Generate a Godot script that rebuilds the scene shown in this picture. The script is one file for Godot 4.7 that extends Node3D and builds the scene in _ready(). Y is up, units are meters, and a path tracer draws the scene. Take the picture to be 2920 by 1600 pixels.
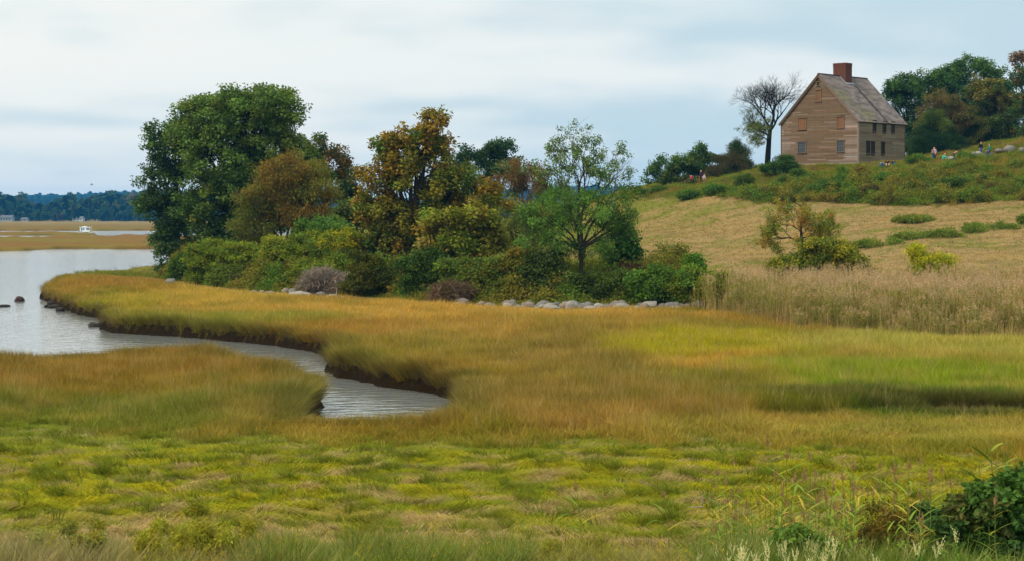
extends Node3D

# The photograph's frame is measured in units of 2576 x 1412; F is the focal length in those units.
const F := 4500.0
const CX := 1288.0
const HY := 540.0
const EYE := 6.2
const WATER := -0.6

var R := RandomNumberGenerator.new()
var N := FastNoiseLite.new()
var N2 := FastNoiseLite.new()
var used := {}
var M := {}
var sprigs := {}
var shore_l := PackedFloat32Array()
var ridge_l := PackedFloat32Array()
var rise_l := PackedFloat32Array()
var reed_l := PackedFloat32Array()
var scrub_l := PackedFloat32Array()
var sdf := PackedFloat32Array()
var river := PackedVector2Array()
var far_pools: Array[PackedVector2Array] = []
var patches: Array = []
var wracks: Array[Vector2] = [] # heaps of pale dead stalks on the meadow: x and distance


# ---------- mesh collector ----------
class Acc:
	var v := PackedVector3Array()
	var n := PackedVector3Array()
	var c := PackedColorArray()
	var i := PackedInt32Array()
	var tint := Color(1, 1, 1)
	var smooth := false

	func tri(a: Vector3, b: Vector3, d: Vector3, na := Vector3.ZERO, nb := Vector3.ZERO, nd := Vector3.ZERO) -> void:
		var f := (d - a).cross(b - a).normalized()
		var k := v.size()
		v.append(a); v.append(b); v.append(d)
		if na == Vector3.ZERO:
			n.append(f); n.append(f); n.append(f)
			i.append(k); i.append(k + 1); i.append(k + 2)
		else:
			n.append(na); n.append(nb); n.append(nd)
			if f.dot(na + nb + nd) < 0.0:
				i.append(k); i.append(k + 2); i.append(k + 1)
			else:
				i.append(k); i.append(k + 1); i.append(k + 2)
		c.append(tint); c.append(tint); c.append(tint)

	func quad(a: Vector3, b: Vector3, d: Vector3, e: Vector3, out := Vector3.ZERO) -> void:
		tri(a, b, d, out, out, out)
		tri(a, d, e, out, out, out)

	func box(lo: Vector3, hi: Vector3, t := Transform3D()) -> void:
		hex([Vector3(lo.x, lo.y, lo.z), Vector3(hi.x, lo.y, lo.z), Vector3(hi.x, lo.y, hi.z), Vector3(lo.x, lo.y, hi.z), Vector3(lo.x, hi.y, lo.z), Vector3(hi.x, hi.y, lo.z), Vector3(hi.x, hi.y, hi.z), Vector3(lo.x, hi.y, hi.z)], t)

	func hex(p: Array, t := Transform3D()) -> void: # four corners below, four above
		var q := []
		var mid := Vector3.ZERO
		for a in p:
			q.append(t * a)
			mid += (t * a) / 8.0
		for f in [[0, 1, 2, 3], [4, 5, 6, 7], [0, 1, 5, 4], [1, 2, 6, 5], [2, 3, 7, 6], [3, 0, 4, 7]]:
			var a: Vector3 = q[f[0]]
			var b: Vector3 = q[f[1]]
			var d: Vector3 = q[f[2]]
			var e: Vector3 = q[f[3]]
			var nn := (d - a).cross(b - e).normalized()
			if nn.dot((a + b + d + e) / 4.0 - mid) < 0.0:
				nn = -nn
			quad(a, b, d, e, nn)

	func tube(p: PackedVector3Array, r0: float, r1: float, sides := 6) -> void:
		var first := v.size()
		var m := p.size()
		for k in m:
			var dir := (p[mini(k + 1, m - 1)] - p[maxi(k - 1, 0)]).normalized()
			var side := dir.cross(Vector3(0.3, 0.2, 1.0)).normalized()
			var up := side.cross(dir)
			var r := lerpf(r0, r1, float(k) / maxf(1.0, m - 1.0))
			for s in sides:
				var a := TAU * s / sides
				var o := side * cos(a) + up * sin(a)
				v.append(p[k] + o * r); n.append(o); c.append(tint)
		for k in m - 1:
			for s in sides:
				var a := first + k * sides + s
				var b := first + k * sides + (s + 1) % sides
				i.append(a); i.append(b); i.append(b + sides)
				i.append(a); i.append(b + sides); i.append(a + sides)

	func ball(at: Vector3, r: Vector3, rings := 5, sides := 8) -> void:
		var first := v.size()
		for k in rings + 1:
			var la := PI * k / rings
			for s in sides:
				var a := TAU * s / sides
				var o := Vector3(sin(la) * cos(a), cos(la), sin(la) * sin(a))
				v.append(at + o * r); n.append((o / r).normalized()); c.append(tint)
		for k in rings:
			for s in sides:
				var a := first + k * sides + s
				var b := first + k * sides + (s + 1) % sides
				i.append(a); i.append(b); i.append(b + sides)
				i.append(a); i.append(b + sides); i.append(a + sides)

	func mesh(mat: Material) -> ArrayMesh:
		var arr := []
		arr.resize(Mesh.ARRAY_MAX)
		arr[Mesh.ARRAY_VERTEX] = v
		arr[Mesh.ARRAY_NORMAL] = n
		arr[Mesh.ARRAY_COLOR] = c
		arr[Mesh.ARRAY_INDEX] = i
		var m := ArrayMesh.new()
		m.add_surface_from_arrays(Mesh.PRIMITIVE_TRIANGLES, arr)
		m.surface_set_material(0, mat)
		return m


# ---------- naming ----------
func numbered(called: String) -> String:
	used[called] = used.get(called, -1) + 1
	return called if used[called] == 0 else "%s_%03d" % [called, used[called]]


func thing(called: String, label: String, category: String, where := Vector3.ZERO, turn := 0.0, group := "") -> Node3D:
	var o := Node3D.new()
	o.name = numbered(called)
	add_child(o)
	o.position = where
	o.rotation.y = turn
	tag(o, label, category, group)
	return o


func tag(o: Node, label: String, category: String, group := "") -> void:
	o.set_meta("label", label)
	o.set_meta("category", category)
	if group:
		o.set_meta("group", group)


func part(called: String, m: Mesh, parent: Node, mat: Material = null) -> MeshInstance3D:
	var o := MeshInstance3D.new()
	o.name = called if parent != self else numbered(called)
	o.mesh = m
	if mat:
		o.material_override = mat
	parent.add_child(o, true)
	return o


func copies(called: String, m: Mesh, buf: PackedFloat32Array, parent: Node) -> MultiMeshInstance3D:
	var mm := MultiMesh.new()
	mm.transform_format = MultiMesh.TRANSFORM_3D
	mm.use_colors = true
	mm.mesh = m
	mm.instance_count = buf.size() / 16
	mm.buffer = buf
	var o := MultiMeshInstance3D.new()
	o.name = called if parent != self else numbered(called)
	o.multimesh = mm
	parent.add_child(o, true)
	return o


func stuff(called: String, label: String, category: String, m: Mesh, buf: PackedFloat32Array) -> void:
	var o := copies(called, m, buf, self)
	tag(o, label, category)
	o.set_meta("kind", "stuff")


# ---------- small maths ----------
func L(hex: String, k := 1.0) -> Color:
	var c := Color(hex).srgb_to_linear()
	return Color(c.r * k, c.g * k, c.b * k)


func mixc(a: Color, b: Color, t: float) -> Color:
	return a.lerp(b, clampf(t, 0.0, 1.0))


func rr(a: float, b: float) -> float:
	return R.randf_range(a, b)


func unit() -> Vector3:
	var y := rr(-1, 1)
	var a := rr(0, TAU)
	var s := sqrt(1.0 - y * y)
	return Vector3(s * cos(a), y, s * sin(a))


func lut(xs: Array, ys: Array, x0: int, x1: int) -> PackedFloat32Array: # a smooth curve through the points, one value per metre
	var out := PackedFloat32Array()
	var k := 0
	for x in range(x0, x1 + 1):
		while k < xs.size() - 2 and x > xs[k + 1]:
			k += 1
		var h: float = xs[k + 1] - xs[k]
		var t := clampf((x - xs[k]) / h, 0.0, 1.0)
		var m0: float = (ys[k + 1] - ys[maxi(k - 1, 0)]) / (xs[k + 1] - xs[maxi(k - 1, 0)]) * h
		var m1: float = (ys[mini(k + 2, ys.size() - 1)] - ys[k]) / (xs[mini(k + 2, ys.size() - 1)] - xs[k]) * h
		var t2 := t * t
		var t3 := t2 * t
		out.append((2 * t3 - 3 * t2 + 1) * ys[k] + (t3 - 2 * t2 + t) * m0 + (3 * t2 - 2 * t3) * ys[k + 1] + (t3 - t2) * m1)
	return out


func pick(l: PackedFloat32Array, x0: float, x: float) -> float:
	var q := clampf(x - x0, 0.0, l.size() - 1.001)
	var k := int(q)
	return lerpf(l[k], l[k + 1], q - k)


# ---------- the lie of the land ----------
func wet(x: float, d: float) -> float: # distance from the water's edge, negative in the water
	var s := 6.0
	if x > -75.0 and x < 9.0 and d > 50.0 and d < 244.0:
		var gx := (x + 75.0) * 2.0
		var gd := (d - 50.0) * 2.0
		var a := int(gx)
		var b := int(gd)
		var k := b * 172 + a
		s = lerpf(lerpf(sdf[k], sdf[k + 1], gx - a), lerpf(sdf[k + 172], sdf[k + 173], gx - a), gd - b)
	elif d >= 50.0 and d < 400.0 and x < 40.0:
		s = -4.0 if Geometry2D.is_point_in_polygon(Vector2(x, d), river) else 6.0
	elif d >= 400.0 and d < 900.0:
		for p in far_pools:
			if Geometry2D.is_point_in_polygon(Vector2(x, d), p):
				return -4.0
	if x > 6.5 and d > 50.0 and d < 66.0: # the ditch on the right
		var line := 58.6 - clampf((x - 7.6) / 8.0, 0.0, 3.0) * 3.4 + 0.4 * sin(x * 0.9)
		s = minf(s, absf(d - line) - clampf((x - 7.0) * 0.6, -0.5, 1.5))
	return s


func inland(x: float, d: float) -> float:
	return d - pick(shore_l, -80, x)


func height(x: float, z: float) -> float:
	var d := -z
	var h := N.get_noise_2d(x * 9.0, d * 9.0) * 0.12
	if d < 60.0:
		h += (N2.get_noise_2d(x * 18.0, d * 34.0) * 0.17 + N2.get_noise_2d(x * 50.0, d * 70.0) * 0.12) * clampf((51.0 - d) * 0.12, 0, 1)
	if d < 31.0:
		h += 4.4 * smoothstep(31.0, 3.0, d) * 0.55 + (31.0 - maxf(d, 3.0)) * 0.075
	var s := inland(x, d)
	if s > 0.0:
		var rd := pick(ridge_l, -80, x)
		h += rd * pick(rise_l, 0, s) + N2.get_noise_2d(x * 3.0, d * 3.0) * 0.5 * clampf(s * 0.03, 0, 1)
		if s > 84.0:
			h += N.get_noise_2d(x * 7.0, d * 7.0) * 0.5 * clampf((s - 84.0) * 0.1, 0, 1)
	var hu := (x - 43.6) * -0.73 + (d - 225.0) * 0.68
	var hv := (x - 43.6) * 0.68 + (d - 225.0) * 0.73
	var far_off := maxf(maxf(-hu, hu - 11.7), maxf(-hv, hv - 11.3))
	if far_off < 6.0:
		h = lerpf(12.22, h, smoothstep(0.8, 6.0, far_off))
	if d < 900.0:
		var w := wet(x, d) + 0.35 * N.get_noise_2d(x * 26.0, d * 26.0)
		if w < 0.5:
			h = lerpf(-1.5, h, smoothstep(-0.7, 0.28 + 0.2 * N2.get_noise_2d(x * 40.0, d * 40.0), w))
	return h


func on(px: float, d: float) -> Vector3:
	var x := (px - CX) / F * d
	return Vector3(x, height(x, -d), -d)


func at(px: float, py: float, d: float) -> Vector3:
	return Vector3((px - CX) / F * d, EYE + (HY - py) / F * d, -d)


func hit(px: float, py: float) -> Vector3: # where a line of sight meets the ground
	var d := 26.0
	while d < 600.0:
		var p := at(px, py, d)
		if p.y < height(p.x, p.z):
			break
		d += 0.4
	return on(px, d)


func patch(x0: float, y0: float, x1: float, y1: float, hex: String, k := 1.0) -> void: # a stand of grass of its own colour, as an ellipse on the marsh
	var d0 := 25875.0 / (y1 - HY)
	var d1 := 25875.0 / (y0 - HY)
	var d := (d0 + d1) * 0.5
	patches.append([((x0 + x1) * 0.5 - CX) / F * d, d, (x1 - x0) * 0.5 / F * d, (d1 - d0) * 0.5, L(hex), k])


func marsh_colour(x: float, d: float) -> Color:
	var c := mixc(L("#8a6a30"), L("#77702c"), 0.5 + 1.2 * N.get_noise_2d(x * 5.0, d * 2.5))
	var wob := N2.get_noise_2d(x * 6.0, d * 3.0) * 0.9
	for p in patches:
		var a: float = (x - p[0]) / p[2]
		var b: float = (d - p[1]) / p[3]
		var q := a * a + b * b + wob
		if q < 1.5:
			c = c.lerp(p[4], clampf(1.5 - q, 0.0, 1.0) * minf(1.0, p[5] * 1.1))
	c = c.lerp(L("#6c6a2c") if N2.get_noise_2d(x * 17.0, d * 11.0) > 0.0 else L("#a58a4e"), minf(0.4, absf(N2.get_noise_2d(x * 17.0, d * 11.0))))
	c = Color(c.r * 1.42, c.g * 1.42, c.b * 1.05)
	return c


func meadow_edge(x: float, d: float) -> float: # above zero in the low salt meadow, below in the tall grass
	var px := CX + x / d * F
	var e := 50.2 - 0.0 * px
	if px < 900.0:
		e += (900.0 - px) * 0.0042
	elif px > 1700.0:
		e -= (px - 1700.0) * 0.0035
	return e + N2.get_noise_2d(x * 12.0, 3.0) * 2.2 - d


func lay_out() -> void:
	N.seed = 11
	N.frequency = 0.02
	N.fractal_octaves = 3
	N2.seed = 23
	N2.frequency = 0.02
	N2.fractal_octaves = 3
	shore_l = lut([-80, -46, -38, -32.6, -20.6, -11.6, -5.2, 2.9, 12.5, 28.6, 50, 80, 120], [190, 186, 178, 169, 143, 134, 124, 117, 118, 104, 98, 92, 90], -80, 120)
	ridge_l = lut([-80, -50, -42, -34, -21, 0.6, 13.6, 16.6, 22.6, 30.6, 35.6, 43.6, 49.6, 59.6, 64.4, 80, 120], [-0.3, -0.2, 0.6, 2.2, 3.9, 5.2, 8.2, 9.0, 10.2, 11.4, 12.2, 12.6, 13.0, 13.9, 15.0, 16.0, 17.0], -80, 120)
	rise_l = lut([0, 6, 22, 55, 90, 108, 124, 165, 230, 400], [0, 0.05, 0.15, 0.37, 0.62, 0.85, 1.0, 1.02, 0.5, 0.0], 0, 400)
	scrub_l = lut([0, 8, 16, 24, 32, 40, 60, 120], [150, 135, 114, 102, 92, 86, 84, 84], 0, 120)
	reed_l = lut([9, 12, 13.4, 15.6, 19, 24, 40, 60], [125, 113, 104, 92, 87, 84, 80, 78], 9, 60)
	for p in [[-200, 120], [-60, 86], [-45, 76], [-30, 71.8], [-20.6, 72.4], [-16.0, 78.6], [-13.6, 77.4], [-10.0, 71.0], [-7.6, 65], [-6.9, 63.2], [-6.7, 61.6], [-6.9, 58.5], [-6.5, 53.6], [-5.6, 52.0], [-4.0, 51.4], [-2.3, 51.8], [-1.5, 54.0], [-1.4, 58], [-1.7, 63], [-2.0, 65.4], [-2.9, 67.4], [-3.3, 68.5], [-4.45, 69.5], [-6.3, 73.2], [-7.5, 75.3], [-7.9, 77.5], [-7.7, 80.5], [-8.3, 84.3], [-9.5, 87.9], [-12.1, 92.4], [-14.6, 95.3], [-18.5, 99.4], [-22.8, 102.5], [-24.2, 106], [-25.0, 111], [-25.9, 115.5], [-29.2, 121], [-33.5, 132], [-38.5, 146], [-42.6, 165], [-45.6, 182], [-45.5, 196], [-43.0, 212], [-41, 260], [-30, 300], [-20, 340], [-67, 353], [-90, 356], [-92, 335], [-105, 331], [-200, 326]]:
		river.append(Vector2(p[0], p[1]))
	for b in 390:
		for a in 172:
			var q := Vector2(a * 0.5 - 75.0, b * 0.5 + 50.0)
			var best := 1e9
			for k in river.size():
				var e := Geometry2D.get_closest_point_to_segment(q, river[k], river[(k + 1) % river.size()])
				best = minf(best, q.distance_squared_to(e))
			sdf.append(minf(sqrt(best), 6.0) * (-1.0 if Geometry2D.is_point_in_polygon(q, river) else 1.0))
	far_pools.append(PackedVector2Array([Vector2(-300, 480), Vector2(-160, 485), Vector2(-128, 520), Vector2(-116, 575), Vector2(-140, 583), Vector2(-300, 588)]))
	far_pools.append(PackedVector2Array([Vector2(-400, 632), Vector2(-160, 628), Vector2(-138, 592), Vector2(-126, 540), Vector2(-60, 530), Vector2(-60, 830), Vector2(-140, 815), Vector2(-150, 760), Vector2(-400, 738)]))
	for p in [[185, 1092], [520, 1096], [640, 1090], [1310, 1112], [1460, 1088], [1545, 1104], [2120, 1128], [2190, 1132], [1700, 1102]]:
		var wd: float = 27900.0 / (p[1] - HY)
		wracks.append(Vector2((p[0] - CX) / F * wd, wd))
	# stands of marsh grass, from the far end to the near one
	patch(130, 680, 420, 730, "#8e6a34")
	patch(150, 725, 420, 800, "#8a8028")
	patch(420, 690, 900, 760, "#a98a44")
	patch(500, 745, 1700, 812, "#ac8746")
	patch(300, 775, 900, 812, "#7c7a34", 0.8)
	patch(560, 800, 1500, 858, "#926c34")
	patch(820, 835, 1300, 890, "#837034", 0.9)
	patch(1000, 800, 1700, 850, "#9a7c42", 0.7)
	patch(1250, 815, 1650, 1000, "#7e6838", 0.8)
	patch(1000, 930, 1800, 1040, "#7d6634", 0.9)
	patch(1560, 826, 2060, 905, "#948a1c")
	patch(1680, 885, 2150, 945, "#aa8440", 0.9)
	patch(2000, 830, 2700, 905, "#98904c", 0.9)
	patch(1850, 890, 2800, 1000, "#768422")
	patch(1850, 960, 2800, 1030, "#48601e")
	patch(1300, 1015, 2150, 1062, "#886a38", 0.9)
	patch(1700, 1030, 2750, 1085, "#8d8340", 0.8)
	patch(-100, 860, 820, 990, "#80622e", 0.9)
	patch(150, 930, 820, 1010, "#7a6628", 0.8)
	patch(-200, 975, 760, 1060, "#666a2c", 0.9)
	patch(550, 960, 830, 1040, "#67622c", 0.8)


# ---------- materials ----------
func noise_tex(freq: float, low: Color, high: Color, octaves := 4, size := 512, seed_ := 1) -> NoiseTexture2D:
	var n := FastNoiseLite.new()
	n.seed = seed_
	n.frequency = freq
	n.fractal_octaves = octaves
	var t := NoiseTexture2D.new()
	t.width = size
	t.height = size
	t.seamless = true
	t.noise = n
	var g := Gradient.new()
	g.set_color(0, low)
	g.set_color(1, high)
	t.color_ramp = g
	return t


func mat(called: String, rough: float, spec := 0.3, base := Color.WHITE) -> StandardMaterial3D:
	var m := StandardMaterial3D.new()
	m.resource_name = called
	m.roughness = rough
	m.metallic_specular = spec
	m.albedo_color = base
	m.vertex_color_use_as_albedo = true
	m.cull_mode = BaseMaterial3D.CULL_DISABLED
	M[called] = m
	return m


func grain(m: StandardMaterial3D, t: Texture2D, scale: Vector3, bump: Texture2D = null, deep := 0.0) -> void:
	m.albedo_texture = t
	m.uv1_triplanar = true
	m.uv1_world_triplanar = false
	m.uv1_scale = scale
	if bump:
		m.heightmap_enabled = true
		m.heightmap_texture = bump
		m.heightmap_scale = deep


func materials() -> void:
	var fine := noise_tex(0.05, Color(0.55, 0.55, 0.55), Color(1, 1, 1), 5, 512, 3)
	var rough := noise_tex(0.02, Color(0, 0, 0), Color(1, 1, 1), 5, 512, 4)
	var leaf := mat("leaf", 0.65, 0.1)
	leaf.backlight_enabled = true
	leaf.backlight = Color(0.72, 0.75, 0.6)
	var grass := mat("grass", 0.8, 0.05)
	grass.backlight_enabled = true
	grass.backlight = Color(0.75, 0.75, 0.6)
	grain(mat("bark", 0.9, 0.2), fine, Vector3(1.2, 0.3, 1.2), rough, 3.0)
	grain(mat("ground", 0.95, 0.1), fine, Vector3(0.45, 0.45, 0.45), rough, 6.0)
	grain(mat("stone", 0.85, 0.25), noise_tex(0.03, Color(0.5, 0.49, 0.47), Color(1, 1, 1), 5, 512, 8), Vector3(1.1, 1.1, 1.1), rough, 4.0)
	grain(mat("board", 0.85, 0.2), noise_tex(0.04, Color(0.62, 0.58, 0.55), Color(1, 1, 1), 4, 512, 6), Vector3(0.35, 6.0, 0.35), rough, 0.6)
	grain(mat("brick", 0.9, 0.2), fine, Vector3(2.0, 2.0, 2.0), rough, 0.8)
	mat("plain", 0.7, 0.3)
	mat("cloth", 0.95, 0.1)
	mat("paint", 0.35, 0.5)
	var pane := StandardMaterial3D.new()
	pane.resource_name = "window glass"
	pane.albedo_color = Color(0.16, 0.2, 0.24)
	pane.roughness = 0.1
	pane.metallic_specular = 0.6
	M.pane = pane
	var dark := StandardMaterial3D.new()
	dark.resource_name = "dark window glass"
	dark.albedo_color = Color(0.1, 0.085, 0.075)
	dark.roughness = 0.3
	dark.metallic_specular = 0.3
	M.dark = dark
	var w := StandardMaterial3D.new()
	w.resource_name = "water"
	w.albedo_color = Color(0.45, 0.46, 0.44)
	w.roughness = 0.06
	w.metallic_specular = 0.9
	w.normal_enabled = true
	var n := FastNoiseLite.new()
	n.seed = 5
	n.frequency = 0.014
	n.fractal_octaves = 4
	n.fractal_gain = 0.55
	var t := NoiseTexture2D.new()
	t.width = 1024
	t.height = 1024
	t.seamless = true
	t.as_normal_map = true
	t.bump_strength = 6.0
	t.noise = n
	w.normal_texture = t
	w.normal_scale = 0.36
	w.uv1_scale = Vector3(0.043, 0.085, 1)
	M.water = w


# ---------- leaves and blades ----------
func sprig(called: String, count: int, spread: float, long: float, wide: float, droop := 0.5, mt := "leaf") -> void:
	R.seed = hash(called)
	var a := Acc.new()
	for k in count:
		var p := unit() * spread * pow(R.randf(), 0.4)
		p.y *= 0.75
		var dir := (unit() + p.normalized() * 0.7 + Vector3(0, -droop * 0.5, 0)).normalized()
		var up := (Vector3.UP + unit() * 0.9).normalized()
		var side := dir.cross(up).normalized()
		var nn := side.cross(dir).normalized()
		var l := long * rr(0.7, 1.25)
		var w := wide * rr(0.7, 1.2) * 0.5
		var v := rr(0.8, 1.15)
		a.tint = Color(v * rr(0.93, 1.08), v, v * rr(0.9, 1.05))
		var tip := p + dir * l - nn * l * 0.12
		a.tri(p, p + dir * l * 0.45 + side * w + nn * w * 0.3, tip)
		a.tri(p, tip, p + dir * l * 0.45 - side * w + nn * w * 0.3)
	sprigs[called] = a.mesh(M[mt])


func tuft(called: String, count: int, spread: float, tall: float, wide: float, lean: float, mt := "grass", lying := 0.0) -> void:
	R.seed = hash(called)
	var a := Acc.new()
	for k in count:
		var yaw := rr(0, TAU)
		var p := Vector3(cos(yaw), 0, sin(yaw)) * spread * sqrt(R.randf())
		p.y = -0.05
		var out := Vector3(cos(yaw + rr(-0.9, 0.9)), 0, sin(yaw + rr(-0.9, 0.9)))
		if lying > 0.0:
			out = Vector3(1, 0, rr(-0.55, 0.55)).normalized()
		var h := tall * rr(0.55, 1.15)
		var side := out.cross(Vector3.UP).normalized().rotated(Vector3.UP, rr(-1.2, 1.2)) * wide * 0.5
		var m := p + Vector3.UP * h * 0.6 + out * h * lean * rr(0.1, 0.45)
		var t := p + Vector3.UP * h + out * h * lean * rr(0.5, 1.2)
		if lying > 0.0:
			m = p + Vector3.UP * (0.05 + 0.11 * R.randf()) * lying + out * h * 0.45
			t = p + Vector3.UP * rr(0.0, 0.1) * lying + out * h
		var v := rr(0.72, 1.2)
		a.tint = Color(v * rr(0.92, 1.1), v, v * rr(0.85, 1.1))
		a.tri(p - side, p + side, m + side * 0.8)
		a.tri(p - side, m + side * 0.8, m - side * 0.8)
		a.tri(m - side * 0.8, m + side * 0.8, t)
	sprigs[called] = a.mesh(M[mt])


func put(buf: PackedFloat32Array, p: Vector3, yaw: float, sx: float, sy: float, kx: float, kz: float, c: Color) -> void:
	var co := cos(yaw) * sx
	var si := sin(yaw) * sx
	buf.append_array(PackedFloat32Array([co, kx * sy, si, p.x, 0.0, sy, 0.0, p.y, -si, kz * sy, co, p.z, c.r, c.g, c.b, 1.0]))


func put_b(buf: PackedFloat32Array, b: Basis, p: Vector3, c: Color) -> void:
	buf.append_array(PackedFloat32Array([b.x.x, b.y.x, b.z.x, p.x, b.x.y, b.y.y, b.z.y, p.y, b.x.z, b.y.z, b.z.z, p.z, c.r, c.g, c.b, 1.0]))


func shade(c: Color, spread: float) -> Color:
	var k := rr(1.0 - spread, 1.0 + spread)
	return Color(c.r * k * rr(0.92, 1.08), c.g * k, c.b * k * rr(0.9, 1.1))


func crooked(a: Vector3, b: Vector3, n: int, amp: float) -> PackedVector3Array:
	var out := PackedVector3Array()
	var off := Vector3.ZERO
	for k in n + 1:
		var t := float(k) / n
		out.append(a.lerp(b, t) + off * sin(PI * t) + Vector3(0, sin(PI * t) * amp * 0.3, 0))
		off += unit() * amp * 0.5
	return out


# ---------- trees and shrubs ----------
# lobes: [px, py, rx, ry, colour, metres deeper]; a crown is clumps of leaf sprigs spread through these ellipsoids
func plant(called: String, label: String, category: String, d: float, bpx: float, trunk: float, lobes: Array, cols: Array, o := {}) -> Node3D:
	R.seed = hash(label)
	var root := on(bpx, d) if not o.has("at") else o.at as Vector3
	var t := thing(called, label, category, root, 0.0, o.get("group", ""))
	var woody := Acc.new()
	woody.tint = o.get("wood", L("#5b5046"))
	var buf := PackedFloat32Array()
	var rc: float = o.get("clump", 0.8)
	var dens: float = o.get("dens", 1.0)
	var gap: float = o.get("gap", -0.25)
	var size: float = o.get("size", 1.0)
	var per: int = o.get("per", 8)
	var deep: float = o.get("deep", 0.9)
	var lin := []
	for c in cols:
		lin.append(L(c, o.get("tone", 1.55)))
	var top := 0.0
	var mid := Vector3.ZERO
	for l in lobes:
		mid += (at(l[0], l[1], d) - root) / lobes.size()
	var fork := Vector3(mid.x * 0.25, maxf(0.4, mid.y * o.get("fork", 0.45)), mid.z * 0.25)
	if trunk > 0.0:
		woody.tube(crooked(Vector3(0, -0.4, 0), fork, 5, trunk * 1.5), trunk * 1.15, trunk * 0.75, 8)
	for l in lobes:
		var c: Vector3 = at(l[0], l[1], d) - root
		c.z -= l[5] if l.size() > 5 else 0.0
		var rx: float = l[2] / F * d
		var ry: float = l[3] / F * d
		var rad := Vector3(rx, ry, rx * deep)
		if trunk > 0.0:
			woody.tube(crooked(fork, c + Vector3(0, ry * 0.3, 0), 6, rx * 0.18), trunk * 0.6, trunk * 0.14, 6)
		var area := 12.6 * pow((pow(rx * ry, 1.6) * 2.0 + pow(rx * rx * deep, 1.6)) / 3.0, 0.625)
		var count := int(area * dens / (rc * rc * 1.5)) + 3
		for k in count:
			var dir := unit()
			if dir.y < -0.35 and R.randf() < 0.45:
				continue
			var rad_k := lerpf(0.45, 1.0, pow(R.randf(), 0.45)) * (0.92 + rr(-0.12, 0.16) + 0.55 * N.get_noise_3d(dir.x * 60 + l[0], dir.y * 60, dir.z * 60))
			var p: Vector3 = c + dir * rad * rad_k
			if N2.get_noise_3d((p.x + root.x) * 16.0 / rc, (p.y + root.y) * 20.0 / rc, (p.z + root.z) * 16.0 / rc) < gap:
				continue
			if p.y < 0.15 * rc:
				p.y = rr(0.1, 0.5) * rc
			if trunk > 0.0 and R.randf() < o.get("twigs", 0.14):
				woody.tube(crooked(fork.lerp(c, rr(0.3, 1.0)), p, 4, rx * 0.12), trunk * rr(0.1, 0.22), 0.012, 4)
			var base: Color = lin[int(l[4])]
			if R.randf() < o.get("mix", 0.3):
				base = lin[R.randi() % lin.size()]
			base = shade(base, 0.26)
			for q in per:
				var off := unit() * rc * pow(R.randf(), 0.6)
				off.y *= 0.6
				var s := size * rr(0.7, 1.25)
				var b := Basis.from_euler(Vector3(rr(-0.5, 0.5), rr(0, TAU), rr(-0.5, 0.5))).scaled(Vector3(s, s, s))
				put_b(buf, b, p + off, shade(base, 0.14))
	if woody.v.size():
		part(o.get("wood_name", "trunk"), woody.mesh(M.bark), t)
	var cr := copies(o.get("leaf_name", "crown"), sprigs[o.get("sprig", "oak")], buf, t)
	cr.set_meta("kind", "stuff")
	return t


func grow(w: Acc, buf: PackedFloat32Array, p: Vector3, dir: Vector3, long: float, r: float, deep: int, o: Dictionary) -> void:
	var pts := PackedVector3Array([p])
	var e := p
	var v := dir
	for k in 3:
		v = (v + unit() * o.get("wander", 0.22) + Vector3(0, o.get("lift", 0.04), 0)).normalized()
		e += v * long / 3.0
		pts.append(e)
	w.tube(pts, r, r * 0.68, 7 if deep > 3 else 4 if deep > 1 else 3)
	if deep <= o.get("leaf_from", 1) and R.randf() < o.get("leafy", 0.0):
		var cols: Array = o.cols
		var base: Color = shade(L(cols[R.randi() % cols.size()], 1.5), 0.2)
		for q in o.get("per", 4):
			var s: float = o.get("size", 1.0) * rr(0.7, 1.25)
			put_b(buf, Basis.from_euler(Vector3(rr(-0.6, 0.6), rr(0, TAU), rr(-0.6, 0.6))).scaled(Vector3(s, s, s)), e + unit() * o.get("clump", 0.35), shade(base, 0.15))
	if deep <= 0:
		return
	var n: int = 3 if R.randf() < o.get("three", 0.5) else 2
	var turn := rr(0, TAU)
	for k in n:
		var side := v.cross(Vector3(0.31, 0.2, 0.9)).normalized().rotated(v, turn + TAU * k / n + rr(-0.4, 0.4))
		var nd: Vector3 = (v * 1.0 + side * o.get("open", 0.75) * rr(0.6, 1.3)).normalized()
		grow(w, buf, pts[3 if k else 2], nd, long * rr(0.66, 0.92), r * rr(0.55, 0.7), deep - 1, o)


func branchy(called: String, label: String, where: Vector3, tall: float, r: float, deep: int, o: Dictionary, starts: Array) -> Node3D:
	R.seed = hash(label)
	var t := thing(called, label, "tree", where)
	var w := Acc.new()
	w.tint = o.get("wood", L("#4a423c"))
	var buf := PackedFloat32Array()
	var trunk := PackedVector3Array([Vector3(0, -0.5, 0)])
	for s in starts[0]:
		trunk.append(s)
	w.tube(trunk, r * 1.2, r * 0.7, 9)
	for s in starts.slice(1):
		var oo := o.duplicate()
		if s.size() > 4:
			oo.leafy = s[4]
		grow(w, buf, s[0], (s[1] as Vector3).normalized(), s[2], s[3], deep, oo)
	part("trunk", w.mesh(M.bark), t)
	if buf.size():
		copies("crown", sprigs[o.get("sprig", "oak")], buf, t).set_meta("kind", "stuff")
	return t


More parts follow.
